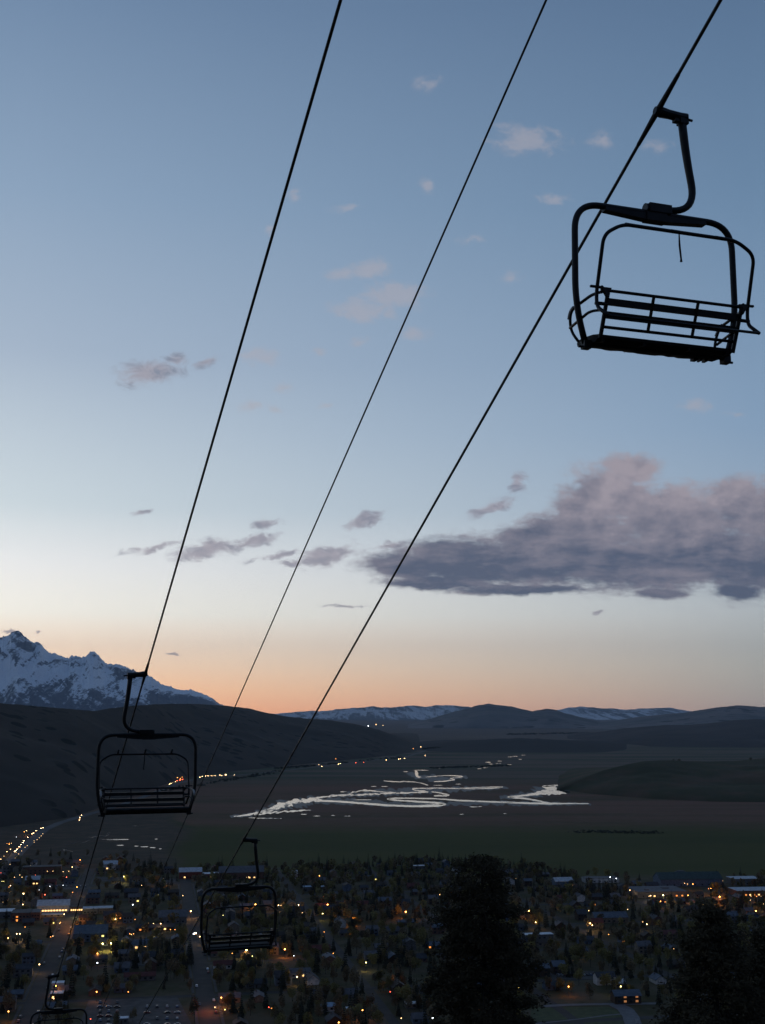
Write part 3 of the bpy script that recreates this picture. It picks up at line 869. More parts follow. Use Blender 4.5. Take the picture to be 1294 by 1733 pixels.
HWY = [(-30, 1506), (8, 1468), (40, 1434), (74, 1405), (100, 1393), (140, 1381), (200, 1364), (240, 1350), (275, 1336), (300, 1326), (330, 1319), (390, 1313), (460, 1306.5), (540, 1297.5), (620, 1288), (690, 1280), (722, 1270), (738, 1262)]
mb = MB()
hw = []
for a, b in zip(HWY, HWY[1:]):
    for k in range(8):
        t = k / 8
        hw.append(on_height(a[0] + (b[0] - a[0]) * t, a[1] + (b[1] - a[1]) * t, 0))
path_strip(mb, [h for h in hw], 17, 0.35)
tag(mb.build('highway', simple('highway_asphalt', (0.075, 0.074, 0.075), 0.85, 0, 0.2, 0.03)), kind='structure')

# lawn and lane at the lower right, parking lots
mb = MB()
mb.add([on_height(x, y, 0.02) for x, y in ((900, 1706), (980, 1704), (1030, 1704), (1046, 1712), (1055, 1728), (1060, 1770), (890, 1770))], [tuple(range(7))])
tag(mb.build('lawn', simple('cut_grass', (0.065, 0.075, 0.030), 0.95, 0, 0.2, 0.2)), kind='structure')
mb = MB()
path_strip(mb, [on_height(x, y) for x, y in ((900, 1733), (940, 1729), (985, 1724), (1025, 1718.5), (1052, 1716))], 2.2, 0.06)
path_strip(mb, [on_height(x, y) for x, y in ((920, 1703), (960, 1700.5), (1005, 1699.5), (1050, 1699), (1120, 1698))], 5.5, 0.05)
path_strip(mb, [on_height(x, y) for x, y in ((1042, 1700), (1058, 1708), (1067, 1720), (1072, 1735), (1075, 1760))], 11, 0.07)
tag(mb.build('lane', simple('lane_asphalt', (0.14, 0.138, 0.145), 0.9, 0, 0.15, 0.2)), kind='structure')
mb = MB()
for q in (((150, 1692), (300, 1688), (330, 1745), (130, 1745)), ((215, 1614), (262, 1612), (262, 1632), (210, 1634)), ((930, 1645), (1005, 1643), (1008, 1656), (930, 1658)),
          ((165, 1484), (300, 1487), (300, 1493), (160, 1491)), ((80, 1496), (150, 1496), (150, 1505), (75, 1505)), ((1090, 1521), (1200, 1521), (1205, 1530), (1085, 1530))):
    mb.add([on_height(x, y, 0.055) for x, y in q][::-1], [(0, 1, 2, 3)])
tag(mb.build('car_park', simple('gravel_lot', (0.075, 0.070, 0.066), 0.95, 0, 0.25, 0.15)), kind='structure')

# --- materials of the town
def roofmat(n, c): return simple('roof_' + n, c, 0.75, 0, 0.2, 0.4, spec=0.25)
ROOF = {'dark grey': roofmat('dark_grey', (0.045, 0.047, 0.055)), 'brown': roofmat('brown', (0.055, 0.042, 0.034)), 'blue grey': roofmat('blue_grey', (0.09, 0.11, 0.14)),
        'pale metal': roofmat('pale_metal', (0.42, 0.46, 0.50)), 'dull red': roofmat('dull_red', (0.10, 0.030, 0.026)), 'green': roofmat('green', (0.034, 0.060, 0.060)), 'mid grey': roofmat('mid_grey', (0.10, 0.10, 0.11)),
        'white': roofmat('white', (0.68, 0.71, 0.74)), 'pale blue': roofmat('pale_blue', (0.26, 0.38, 0.50))}
WALL = {'log': simple('wall_log', (0.055, 0.036, 0.024), 0.85), 'tan': simple('wall_tan', (0.16, 0.13, 0.10), 0.85), 'grey': simple('wall_grey', (0.12, 0.12, 0.125), 0.85), 'white': simple('wall_white', (0.46, 0.46, 0.46), 0.8),
        'red': simple('wall_red', (0.12, 0.035, 0.028), 0.85), 'blue': simple('wall_blue', (0.08, 0.11, 0.16), 0.85), 'brick': simple('wall_brick', (0.12, 0.065, 0.05), 0.85)}
LIT = {'dim': simple('lit_dim', (0.3, 0.2, 0.1), 0.4, emit=(1.0, 0.40, 0.14), strength=0.35), 'warm': simple('lit_warm', (0.4, 0.3, 0.2), 0.4, emit=(1.0, 0.55, 0.20), strength=2.6), 'orange': simple('lit_orange', (0.4, 0.25, 0.1), 0.4, emit=(1.0, 0.32, 0.06), strength=1.3),
       'yellow': simple('lit_yellow', (0.4, 0.4, 0.2), 0.4, emit=(1.0, 0.80, 0.22), strength=2.2), 'cool': simple('lit_cool', (0.4, 0.4, 0.4), 0.4, emit=(0.85, 0.92, 1.0), strength=4.0)}
GLASS = simple('dark_glass', (0.02, 0.024, 0.03), 0.12, 0, 0.1, 1, spec=0.6)
DOOR = simple('door_wood', (0.05, 0.035, 0.025), 0.7)
CHIM = simple('chimney_stone', (0.11, 0.10, 0.095), 0.9)

taken = []       # footprints (x, y, radius)
def house(name, loc, w, d, h, rz, roof, wall, lit=(), kind='gable', n_win=3, storeys=1, pitch=0.42, label=None, cat='house', group=None, chimney=True, simple_box=False):
    root = new_obj(name, None, None, loc, rz)
    tag(root, label, cat, group)
    taken.append((loc[0], loc[1], max(w, d) * 0.56))
    mb = MB()
    hx, hy = w / 2, d / 2
    if kind == 'gable':
        r = hy * pitch
        mb.add([(-hx, -hy, -0.3), (hx, -hy, -0.3), (hx, hy, -0.3), (-hx, hy, -0.3), (-hx, -hy, h), (hx, -hy, h), (hx, hy, h), (-hx, hy, h), (-hx, 0, h + r), (hx, 0, h + r)],
               [(0, 1, 5, 4), (2, 3, 7, 6), (1, 2, 6, 9, 5), (3, 0, 4, 8, 7), (3, 2, 1, 0), (4, 5, 9, 8), (6, 7, 8, 9)])
        mb.build('wall', WALL[wall], root)
        o, t = 0.55, 0.22
        ey = hy + o; ez = h - o * pitch
        mb = MB()
        X = hx + o
        k = 0.03
        vs = []
        for x in (-X, X):
            vs += [(x, -ey, ez + k), (x, 0, h + r + k), (x, ey, ez + k), (x, ey, ez + t + k), (x, 0, h + r + t + k), (x, -ey, ez + t + k)]
        mb.add(vs, [(5, 4, 1, 0), (4, 3, 2, 1), (6, 7, 10, 11), (7, 8, 9, 10), (0, 1, 7, 6), (1, 2, 8, 7), (2, 3, 9, 8), (3, 4, 10, 9), (4, 5, 11, 10), (5, 0, 6, 11)])
        rf = mb.build('roof', ROOF[roof], root)
        if chimney:
            mb = MB(); mb.box((hx * 0.5, hy * 0.3, h + r * 0.8 + 0.5), (0.8, 0.8, 1.6)); mb.build('chimney', CHIM, rf)
    else:
        mb.box((0, 0, h / 2 - 0.15), (w, d, h + 0.3))
        mb.build('wall', WALL[wall], root)
        mb = MB(); mb.box((0, 0, h + 0.20), (w + 0.5, d + 0.5, 0.36))
        rf = mb.build('roof', ROOF[roof], root)
        mb = MB(); mb.box((w * 0.2, d * 0.1, h + 0.88), (w * 0.14, d * 0.16, 1.0)); mb.box((-w * 0.25, -d * 0.2, h + 0.83), (w * 0.08, d * 0.10, 0.9)); 
        mb.build('roof_vent', ROOF['mid grey'], rf) if n_win < 0 else None
    if simple_box:
        return root
    n = abs(n_win)
    for s in range(storeys):
        z = 1.75 + s * 2.9
        for i in range(n):
            x = (i + 0.5) / n * w * 0.9 - w * 0.45
            if s == 0 and i == n // 2 and n % 2 and n < 5:
                mb = MB(); mb.box((x, -hy - 0.03, 1.05), (1.0, 0.08, 2.1)); mb.build('door', DOOR, root)
                continue
            on = lit == 'all' or (s, i) in lit or i in lit
            c_ = 'warm'
            if lit and isinstance(lit, dict):
                c_ = lit.get(i, lit.get((s, i), 'warm'))
            mb = MB(); mb.box((x, -hy - 0.035, z), (min(1.9, w * 0.6 / n), 0.09, 1.35)); mb.build('window', LIT[c_] if on else GLASS, root)
    return root

def on_px(x, y): return on_height(x, y, 0)
def mw(pxw, y):                                  # metres across for a width in the photo at that row
    p = on_px(647, y); return pxw * (np.linalg.norm(p - CAM)) / F_PX

BIG = [
 # name, label, category, px, py, width px, depth m, height, kind, roof, wall, lit, windows, storeys
 ('long_barn', 'long pale roofed barn with red walls at the meadow edge, nearest the left rope', 'barn', 322, 1487, 36, 16, 8, 'gable', 'pale metal', 'red', {1: 'warm'}, 7, 1),
 ('shed', 'low white roofed shed joined to the right end of the pale roofed barn', 'shed', 357, 1487, 26, 14, 5.5, 'flat', 'white', 'red', {2: 'warm', 3: 'warm'}, 5, 1),
 ('warehouse', 'long dull grey roofed warehouse with brick walls behind the low third chair', 'warehouse', 409, 1488, 72, 24, 8, 'gable', 'mid grey', 'brick', {5: 'warm', 6: 'warm'}, 8, 1),
 ('hotel', 'pale roofed hotel with a glowing row of warm windows by the lit crossing', 'hotel', 89, 1544, 50, 18, 6.5, 'gable', 'pale metal', 'white', 'all', 10, 1),
 ('hotel_annex', 'flat white roof in front of the hotel with the row of warm windows', 'building', 82, 1553, 44, 8, 2.6, 'flat', 'pale metal', 'tan', {}, 4, 1),
 ('store', 'flat white roofed store cut by the left border of the photo', 'store', 2, 1554, 34, 18, 6, 'flat', 'white', 'grey', {}, 4, 1),
 ('brick_block', 'dark roofed brick block right of the white roofed store at the border', 'building', 34, 1560, 30, 22, 8, 'flat', 'dark grey', 'brick', {1: 'orange'}, 5, 2),
 ('brick_block', 'dark grey roofed block between the brick block and the lit hotel', 'building', 57, 1558, 18, 20, 7.5, 'flat', 'mid grey', 'brick', {}, 4, 2),
 ('shop', 'small shop with a brilliant yellow lit front beside the crossing', 'shop', 129, 1543, 21, 9, 4.5, 'flat', 'brown', 'tan', 'all', 6, 1),
 ('shop', 'pale flat roofed shop just right of the brilliantly lit one', 'shop', 152, 1547, 24, 14, 5, 'flat', 'pale metal', 'grey', {}, 4, 1),
 ('shop', 'pale flat roofed shop, second to the right of the brilliantly lit one', 'shop', 178, 1546, 22, 14, 5, 'flat', 'pale metal', 'tan', {2: 'warm'}, 4, 1),
 ('lodge', 'large dark lodge with wide blue grey gable roof beside the long street', 'lodge', 152, 1594, 52, 22, 7, 'gable', 'blue grey', 'blue', {5: 'yellow'}, 6, 2),
 ('inn', 'low dark inn with a lit front behind the blue grey lodge', 'inn', 162, 1574, 30, 10, 5, 'gable', 'brown', 'red', {2: 'yellow', 3: 'yellow', 4: 'yellow', 5: 'warm'}, 6, 1),
 ('restaurant', 'brown restaurant with clustered orange windows right of the pale roofed shops', 'restaurant', 197, 1557, 16, 10, 5, 'gable', 'brown', 'log', {0: 'orange', 1: 'warm', 2: 'orange', 3: 'orange'}, 4, 2),
 ('hall', 'wide grey gabled hall standing left of the low third chair', 'hall', 292, 1563, 44, 20, 6, 'gable', 'mid grey', 'grey', {}, 5, 1),
 ('cottage', 'grey gabled cottage with two warm windows between lodge and bright yellow front', 'cottage', 234, 1607, 30, 12, 4, 'gable', 'blue grey', 'white', {1: 'warm', 3: 'warm'}, 4, 1),
 ('cottage', 'small cottage whose whole front glows yellow among the dark trees', 'cottage', 262, 1590, 13, 8, 4.5, 'gable', 'mid grey', 'tan', {0: 'yellow', 1: 'yellow', 2: 'yellow', 3: 'yellow'}, 4, 1),
 ('twin_house', 'left one of two pale blue roofs side by side above the middle of town', 'house', 523, 1509, 18, 9, 5, 'flat', 'pale blue', 'grey', {}, 3, 1),
 ('twin_house', 'right one of two pale blue roofs side by side above the middle of town', 'house', 543, 1509, 18, 9, 5, 'flat', 'pale blue', 'grey', {}, 3, 1),
 ('long_shed', 'long white roofed shed just right of the big dark tree', 'shed', 913, 1591, 46, 9, 4.5, 'flat', 'white', 'grey', {}, 5, 1),
 ('long_hall', 'long blue grey roofed hall right of the big dark tree', 'hall', 1036, 1562, 54, 16, 5, 'gable', 'blue grey', 'tan', {}, 6, 1),
 ('supermarket', 'huge flat grey roofed market with warm lights at its right corner', 'market', 1124, 1519, 82, 42, 6, 'flat', 'mid grey', 'grey', {2: 'warm', 6: 'orange', 7: 'orange'}, -8, 1),
 ('lodge', 'large pale roofed lodge with a lit row of windows at the right border', 'lodge', 1282, 1517, 64, 26, 6, 'flat', 'pale metal', 'brick', {0: 'warm', 1: 'orange', 2: 'warm', 3: 'orange', 4: 'warm', 5: 'warm'}, 8, 1),
 ('lodge', 'pale grey roofed wing set behind the lit lodge at the right border', 'lodge', 1266, 1498, 46, 22, 7, 'flat', 'pale metal', 'grey', {}, 5, 1),
 ('arena', 'long green roofed arena behind the huge flat market', 'arena', 1172, 1500, 104, 26, 8, 'gable', 'green', 'blue', {}, 8, 1),
 ('cabin', 'dark log cabin with four glowing windows beside the lane at lower right', 'cabin', 1064, 1699, 42, 11, 5.4, 'gable', 'blue grey', 'log', {(0, 1): 'dim', (0, 3): 'dim', (1, 1): 'dim', (1, 3): 'dim'}, 4, 2),
 ('cabin', 'low pale roofed cabin tucked behind the dark log cabin at lower right', 'cabin', 1051, 1672, 17, 8, 3.4, 'gable', 'pale metal', 'tan', {}, 3, 1),
 ('white_house', 'small white roofed house with an orange window above the lowest chair', 'house', 97, 1674, 18, 7, 4, 'flat', 'white', 'white', {1: 'orange'}, 3, 1),
 ('white_house', 'small white roofed house just in front of the one with the orange window', 'house', 95, 1692, 19, 8, 4, 'flat', 'white', 'log', {0: 'warm'}, 3, 1),
 ('row_house', 'long dull red roofed row house between the two ropes', 'row house', 236, 1660, 48, 8, 3.4, 'gable', 'dull red', 'grey', {}, 5, 1),
 ('white_shed', 'little white roofed shed standing among the parked cars', 'shed', 205, 1733, 20, 5, 3.2, 'flat', 'white', 'grey', {}, 3, 1),
 ('garage', 'small white roofed garage at the bottom edge, left of the big dark tree', 'garage', 556, 1712, 22, 7, 3.2, 'gable', 'pale blue', 'white', {}, 2, 1),
 ('garage', 'small white flat garage beside the dim orange lamp at the bottom', 'garage', 598, 1716, 20, 6, 3, 'flat', 'white', 'grey', {}, 2, 1),
 ('garage', 'white flat garage at the foot of the big dark tree', 'garage', 697, 1707, 17, 6, 3, 'flat', 'white', 'grey', {}, 2, 1),
 ('motel', 'long low motel roof with a row of small warm lights left of the third chair', 'motel', 262, 1576, 60, 9, 3.4, 'gable', 'dark grey', 'log', {0: 'orange', 3: 'orange', 5: 'warm'}, 7, 1),
 ('depot', 'pale grey depot with dark red stripe of wall at the far left blocks', 'depot', 54, 1498, 22, 14, 6, 'gable', 'pale metal', 'brick', {2: 'warm', 3: 'warm'}, 4, 1),
 ('court_building', 'wide mid grey block behind the row of orange lamps, left blocks', 'building', 70, 1480, 60, 18, 9, 'flat', 'dark grey', 'brick', {}, 8, 2),
 ('station', 'pale station building beside the brightest orange lamp near the slough', 'station', 184, 1472, 26, 14, 7, 'gable', 'pale metal', 'white', {1: 'warm'}, 4, 1),
 ('clinic', 'flat pale clinic above the huge market, next to cool white lamps', 'clinic', 1020, 1494, 56, 16, 5, 'flat', 'mid grey', 'white', {}, 6, 1),
 ('school', 'pale school roof peeping through trees at the far edge, right of the dark tree', 'school', 955, 1502, 30, 14, 7, 'gable', 'pale metal', 'blue', {}, 5, 1),
 ('chapel', 'small white gabled chapel at the far edge in the middle of town', 'chapel', 499, 1487, 8, 12, 6, 'gable', 'white', 'white', {}, 2, 1),
 ('farm_shed', 'narrow white roof at the far edge just left of the big dark tree', 'shed', 711, 1471, 21, 8, 4, 'flat', 'white', 'grey', {}, 3, 1),
 ('red_house', 'dull red roofed house with an orange lamp, in the middle of town', 'house', 546, 1541, 20, 10, 4, 'gable', 'dull red', 'red', {}, 3, 1),
 ('white_front_house', 'white fronted house with one warm window, middle of town', 'house', 508, 1655, 32, 9, 4, 'gable', 'mid grey', 'white', {2: 'warm'}, 4, 1),
]
for (nm, lb, ct, x, y, wpx, dep, h, kd, rf, wl, lit, nw, st) in BIG:
    w = mw(wpx, y)
    p = on_px(x, y) + UH * dep / 2
    house(nm, (p[0], p[1], 0), w, dep, h, GRZ * (1 if x < 1000 else 0.6), rf, wl, lit, kd, nw, st, label=lb, cat=ct, chimney=False, pitch=0.5)
# round roofed pavilion behind the green arena
p = on_px(1152, 1487)
root = tag(new_obj('round_pavilion', None, None, (p[0], p[1], 0)), 'round dark roofed pavilion with a pale rim behind the green arena', 'pavilion')
for nm, z0, z1, r0, r1, mt in (('wall', 0, 5, 12, 12, WALL['white']), ('roof', 5.02, 9.5, 13.5, 4, ROOF['dark grey'])):
    mb = MB(); mb.tube([(0, 0, z0), (0, 0, z1)], [r0, r1], 24); mb.build(nm, mt, root)

def zone(x, y):
    a = 'left side of town' if x < 330 else ('middle of town' if x < 760 else 'right side of town')
    b = 'far edge of the ' if y < 1530 else ('near part of the ' if y > 1625 else '')
    return b + a

def free(x, y, r):
    return all((x - a) ** 2 + (y - b) ** 2 > (r + c) ** 2 for a, b, c in taken)
def off_street(v, u, m):
    return min(abs(v - s) for s in V_ST) > m and min(abs(u - s) for s in U_ST) > m

# lots along the streets
RC = ['dark grey', 'brown', 'dark grey', 'blue grey', 'mid grey', 'brown', 'dull red', 'dark grey', 'mid grey']
WC = ['log', 'tan', 'grey', 'log', 'white', 'brick', 'blue', 'tan', 'grey']
count = 0
for bi, v0 in enumerate([-354] + V_ST):
    for u0, u1 in zip([-170] + U_ST, U_ST + [860]):
        for row in (0, 1):
            u = u0 + 22 if row == 0 else u1 - 22
            for k in range(5):
                if random.random() < 0.34 or count >= 285:
                    continue
                v = v0 + 17 + k * 21 + random.uniform(-2.5, 2.5)
                uu = u + random.uniform(-5, 5)
                p = grid(v, uu)
                w, dd = random.uniform(9, 15), random.uniform(7.5, 10)
                if not in_town(p, 3) or not free(p[0], p[1], max(w, dd) * 0.56):
                    continue
                x, y, _ = to_px(p)
                if 890 < x < 1130 and y > 1690: continue
                if 130 < x < 335 and y > 1685: continue
                if y < 1455 and x < 150: continue
                rc, wc = random.choice(RC), random.choice(WC)
                st = 2 if random.random() < 0.35 else 1
                lit = {(0, random.choice((0, 2))): random.choice(('warm', 'orange', 'orange', 'yellow'))} if random.random() < 0.10 else {}
                lb = f"{rc} roofed {'two storey ' if st == 2 and not lit else ''}house{' with lit window' if lit else ''}, {zone(x, y)}"
                house('house', (p[0], p[1], 0), w, dd, 2.9 * st + random.uniform(0, .6), GRZ + (PI / 2 if random.random() < 0.25 else 0), rc, wc, lit, 'gable', 3, st, random.uniform(0.45, 0.75), lb, 'house', lb)
                count += 1

# --- trees
def leaf_mat(n, a, b_):
    m, g, bs = material(n)
    geo = g.node('ShaderNodeNewGeometry')
    rnd = g.node('ShaderNodeObjectInfo').outputs['Random']
    c = g.mix(g.m('FRACT', g.m('ADD', g.m('MULTIPLY', geo.outputs['Random Per Island'], 0.7), rnd)), a, b_)
    g.put(bs.inputs['Base Color'], c)
    bs.inputs['Roughness'].default_value = 0.9
    bs.inputs['Specular IOR Level'].default_value = 0.1
    return m
LEAF = {'conifer': leaf_mat('conifer_needles', (0.022, 0.024, 0.015, 1), (0.042, 0.042, 0.024, 1)), 'green': leaf_mat('spring_leaves', (0.145, 0.130, 0.044, 1), (0.235, 0.190, 0.070, 1)),
        'grey': leaf_mat('budding_twigs', (0.125, 0.098, 0.055, 1), (0.205, 0.158, 0.085, 1)), 'fir': leaf_mat('fir_needles', (0.030, 0.024, 0.015, 1), (0.085, 0.066, 0.038, 1))}
BARK = simple('bark', (0.045, 0.036, 0.030), 0.95, 0, 0.3, 2)

def conifer_mesh(h, r, seed, whorls=13):
    rd = random.Random(seed)
    mb = MB()
    for i in range(whorls):
        t = i / (whorls - 1)
        z = h * (0.10 + 0.88 * t)
        rr = r * (1 - t) ** 0.85 * rd.uniform(0.8, 1.15) + 0.12
        n = 9 if t < 0.6 else 6
        for k in range(n):
            a = 2 * PI * (k + rd.random()) / n
            q = rr * rd.uniform(0.65, 1.15)
            dz_ = -q * rd.uniform(0.15, 0.5)
            w = 0.34 * q + 0.15
            c, s = math.cos(a), math.sin(a)
            mb.add([(0, 0, z + 0.25), (c * q * .6 - s * w, s * q * .6 + c * w, z + dz_ * .5), (c * q, s * q, z + dz_), (c * q * .6 + s * w, s * q * .6 - c * w, z + dz_ * .45)], [(0, 1, 2), (0, 2, 3)])
            mb.add([(0, 0, z + 0.1), (c * q * .7, s * q * .7, z + dz_ * .3 + .35), (c * q * .9, s * q * .9, z + dz_ - .3)], [(0, 1, 2)])
    mb.add([(0, 0, h * 1.03), (.16, 0, h * .93), (-.08, .14, h * .93), (-.08, -.14, h * .93)], [(0, 1, 2), (0, 2, 3), (0, 3, 1)])
    return mb
def broad_mesh(h, r, seed, n=330, upright=0.0, leaf=(0.30, 0.62)):
    rd = random.Random(seed)
    mb = MB()
    cl = []
    for k in range(9):
        a = rd.uniform(0, 2 * PI); q = r * 0.62 * math.sqrt(rd.random())
        cl.append((math.cos(a) * q, math.sin(a) * q, h * rd.uniform(0.45, 0.84), r * rd.uniform(0.36, 0.58)))
    for k in range(n):
        cx, cy, cz, cr = rd.choice(cl)
        th = rd.uniform(0, 2 * PI); ph = math.acos(rd.uniform(-1, 1)); q = cr * rd.random() ** 0.4
        p = Vector((cx + q * math.sin(ph) * math.cos(th), cy + q * math.sin(ph) * math.sin(th), cz + q * math.cos(ph) * (1.15 + upright)))
        u = Vector((rd.gauss(0, 1), rd.gauss(0, 1), rd.gauss(0, 1))).normalized()
        w = u.orthogonal().normalized()
        s = rd.uniform(*leaf)
        mb.add([p + u * s, p + w * s * .8, p - u * s, p - w * s * .8], [(0, 1, 2, 3)])
    return mb
def trunk_mesh(h, r, limbs=0, seed=0, spread=2.0):
    rd = random.Random(seed)
    mb = MB()
    mb.tube([(0, 0, -0.4), (0.05, 0, h * .4), (0, 0.05, h)], [r, r * .75, r * .3], 6)
    for k in range(limbs):
        a = 2 * PI * k / limbs + rd.random(); z = h * rd.uniform(.35, .7)
        mb.tube([(0, 0, z), (math.cos(a) * spread * .5, math.sin(a) * spread * .5, z + h * .16), (math.cos(a) * spread, math.sin(a) * spread, z + h * .3)], [r * .4, r * .28, r * .1], 4)
    return mb
PROTO = {'conifer': [], 'green': [], 'grey': []}
for k in range(5):
    h = (14, 18, 12, 20, 15)[k]; r = (3.0, 3.4, 2.9, 3.4, 2.5)[k]
    PROTO['conifer'].append((conifer_mesh(h, r, k).mesh('spruce_crown', LEAF['conifer']), trunk_mesh(h * .8, .2, 0, k).mesh('spruce_trunk', BARK), h))
for k in range(5):
    h = (10, 13, 9, 14, 12)[k]; r = (4.6, 5.4, 4.2, 5.8, 4.6)[k]
    PROTO['green'].append((broad_mesh(h, r, 20 + k, 900).mesh('leafy_crown', LEAF['green']), trunk_mesh(h * .6, .22, 4, k).mesh('leafy_trunk', BARK), h))
for k in range(4):
    h = (12, 14, 11, 15)[k]; r = (3.8, 4.4, 3.6, 4.2)[k]
    PROTO['grey'].append((broad_mesh(h, r, 40 + k, 620, 0.5).mesh('bare_crown', LEAF['grey']), trunk_mesh(h * .7, .2, 5, k).mesh('bare_trunk', BARK), h))

LOWPOLY = {kd: [broad_mesh((11, 13)[k], (4.4, 5.0)[k] * (1 if kd == 'green' else .8), 70 + k, 220, 0.3, (0.6, 1.1)).mesh('low_crown', LEAF[kd]) for k in (0, 1)] for kd in ('green', 'grey')}
spots = []
tries = 0
while len(spots) < 2700 and tries < 90000:
    tries += 1
    y_ = 790 * (random.random() * (1 + 1.1) + 1) if False else math.sqrt(random.uniform(790 ** 2, 1720 ** 2))
    x_ = random.uniform(-0.40, 0.40) * y_
    p = (x_, y_, 0)
    if not in_town(p): continue
    v, u = to_grid(p)
    px_, py_, _ = to_px(p)
    if min(abs(v - 0), abs(v - 118)) < 9.5 or min(abs(v - q) for q in V_ST) < 4 or min(abs(u - q) for q in U_ST) < 5.5: continue
    if px_ < 240 and py_ < 1600 and random.random() < 0.62: continue
    if px_ < 200 and py_ < 1470 and random.random() < 0.6: continue
    if 885 < px_ < 1115 and py_ > 1693: continue
    if 125 < px_ < 335 and py_ > 1684 and random.random() < 0.9: continue
    if 1085 < px_ < 1200 and 1484 < py_ < 1532: continue
    if not free(x_, y_, 0.4): continue
    spots.append((x_, y_, px_, py_))
# rows the photo shows: dark spruces by the street, the tree line at the far edge
for x in np.arange(265, 330, 7.5):
    for y in (1622, 1636): spots.append((*on_px(x + random.uniform(-3, 3), y + random.uniform(-4, 4))[:2], x, y, 'conifer'))
for x in list(np.arange(488, 910, 7.5)):
    y = interp(EDGE, x) + random.uniform(2, 12); spots.append((*on_px(x, y)[:2], x, y, random.choice(('conifer', 'conifer', 'conifer', 'green', 'grey'))))
for x in np.arange(965, 1060, 7):
    y = 1512 + random.uniform(-4, 6); spots.append((*on_px(x, y)[:2], x, y, 'conifer'))
spots.sort(key=lambda s: math.hypot(s[0], s[1]))
DESC = {'conifer': ('spruce_tree', 'dark pointed spruce', 'spruce tree'), 'green': ('leafy_tree', 'yellow green leafy spring tree', 'leafy tree'), 'grey': ('budding_tree', 'bare grey brown budding tree', 'bare tree')}
made = {'conifer': 0, 'green': 0, 'grey': 0}
REST = {'conifer': MB(), 'green': MB(), 'grey': MB()}
for s in spots:
    x_, y_, px_, py_ = s[:4]
    kd = s[4] if len(s) > 4 else random.choices(('conifer', 'green', 'grey'), (0.34, 0.26, 0.40))[0]
    crown, trunk, h = random.choice(PROTO[kd])
    sc = random.uniform(0.62, 1.12); rz = random.uniform(0, 6.28)
    if made[kd] < 285:
        made[kd] += 1
        nm, ds, ct = DESC[kd]
        root = new_obj(nm, None, None, (x_, y_, 0), rz)
        root.scale = (sc * random.uniform(.85, 1.1), sc * random.uniform(.85, 1.1), sc)
        lb = f"{ds}, {zone(px_, py_)}"
        tag(root, lb, ct, lb)
        new_obj('crown', crown, root); new_obj('trunk', trunk, root)
    else:
        me = crown if kd == 'conifer' else random.choice(LOWPOLY[kd])
        c, q = math.cos(rz), math.sin(rz)
        REST[kd].add([((v.co.x * c - v.co.y * q) * sc + x_, (v.co.x * q + v.co.y * c) * sc + y_, v.co.z * sc) for v in me.vertices], [tuple(f.vertices) for f in me.polygons])
for kd, nm in (('conifer', 'distant_spruces'), ('green', 'distant_leafy_trees'), ('grey', 'distant_bare_trees')):
    if REST[kd].v:
        tag(REST[kd].build(nm, LEAF[kd]), kind='stuff')

# far off belts of scrub and cottonwood on the valley floor and at the foot of the butte
mb = MB()
def belt(x0, x1, y0, y1, n, h):
    for k in range(n):
        t = random.random()
        p = on_px(x0 + (x1 - x0) * t, y0 + (y1 - y0) * t + random.uniform(-.8, .8))
        for _ in range(3):
            s = h * random.uniform(.5, 1)
            q = (p[0] + random.uniform(-20, 20), p[1] + random.uniform(-20, 20))
            a = random.uniform(0, 3.14); w = s * random.uniform(.8, 1.4)
            c, d2 = math.cos(a) * w, math.sin(a) * w
            mb.add([(q[0] - c, q[1] - d2, 0), (q[0] + c, q[1] + d2, 0), (q[0] + d2, q[1] - c, s * .6), (q[0] - d2, q[1] + c, s * .7), (q[0], q[1], s)], [(0, 1, 4), (1, 2, 4), (2, 0, 4), (0, 3, 4), (3, 1, 4)])
belt(975, 1104, 1407.5, 1409, 70, 2.2)
belt(800, 960, 1262, 1257, 160, 12)
belt(720, 800, 1268, 1263, 70, 10)
belt(860, 1000, 1243, 1241, 90, 12)
belt(280, 470, 1338, 1306, 50, 5)
belt(470, 690, 1301, 1281, 45, 6)
belt(730, 860, 1300, 1296, 60, 5)
tag(mb.build('scrub', LEAF['conifer']), kind='stuff')
for i, (x, y, lb) in enumerate(((1139, 1289, 'lone dark tree on the crest of the grassy knoll, leftmost of three'), (1149, 1289.5, 'small dark tree on the crest of the knoll, second of three'), (1270, 1286, 'dark tree on the knoll crest close to the right border'))):
    p = at_dist(x, y, 3500)
    root = tag(new_obj('knoll_tree', None, None, (p[0], p[1], p[2] - 3)), lb, 'tree')
    root.scale = (1.6, 1.6, .9)
    new_obj('crown', PROTO['grey'][i][0], root); new_obj('trunk', PROTO['grey'][i][1], root)

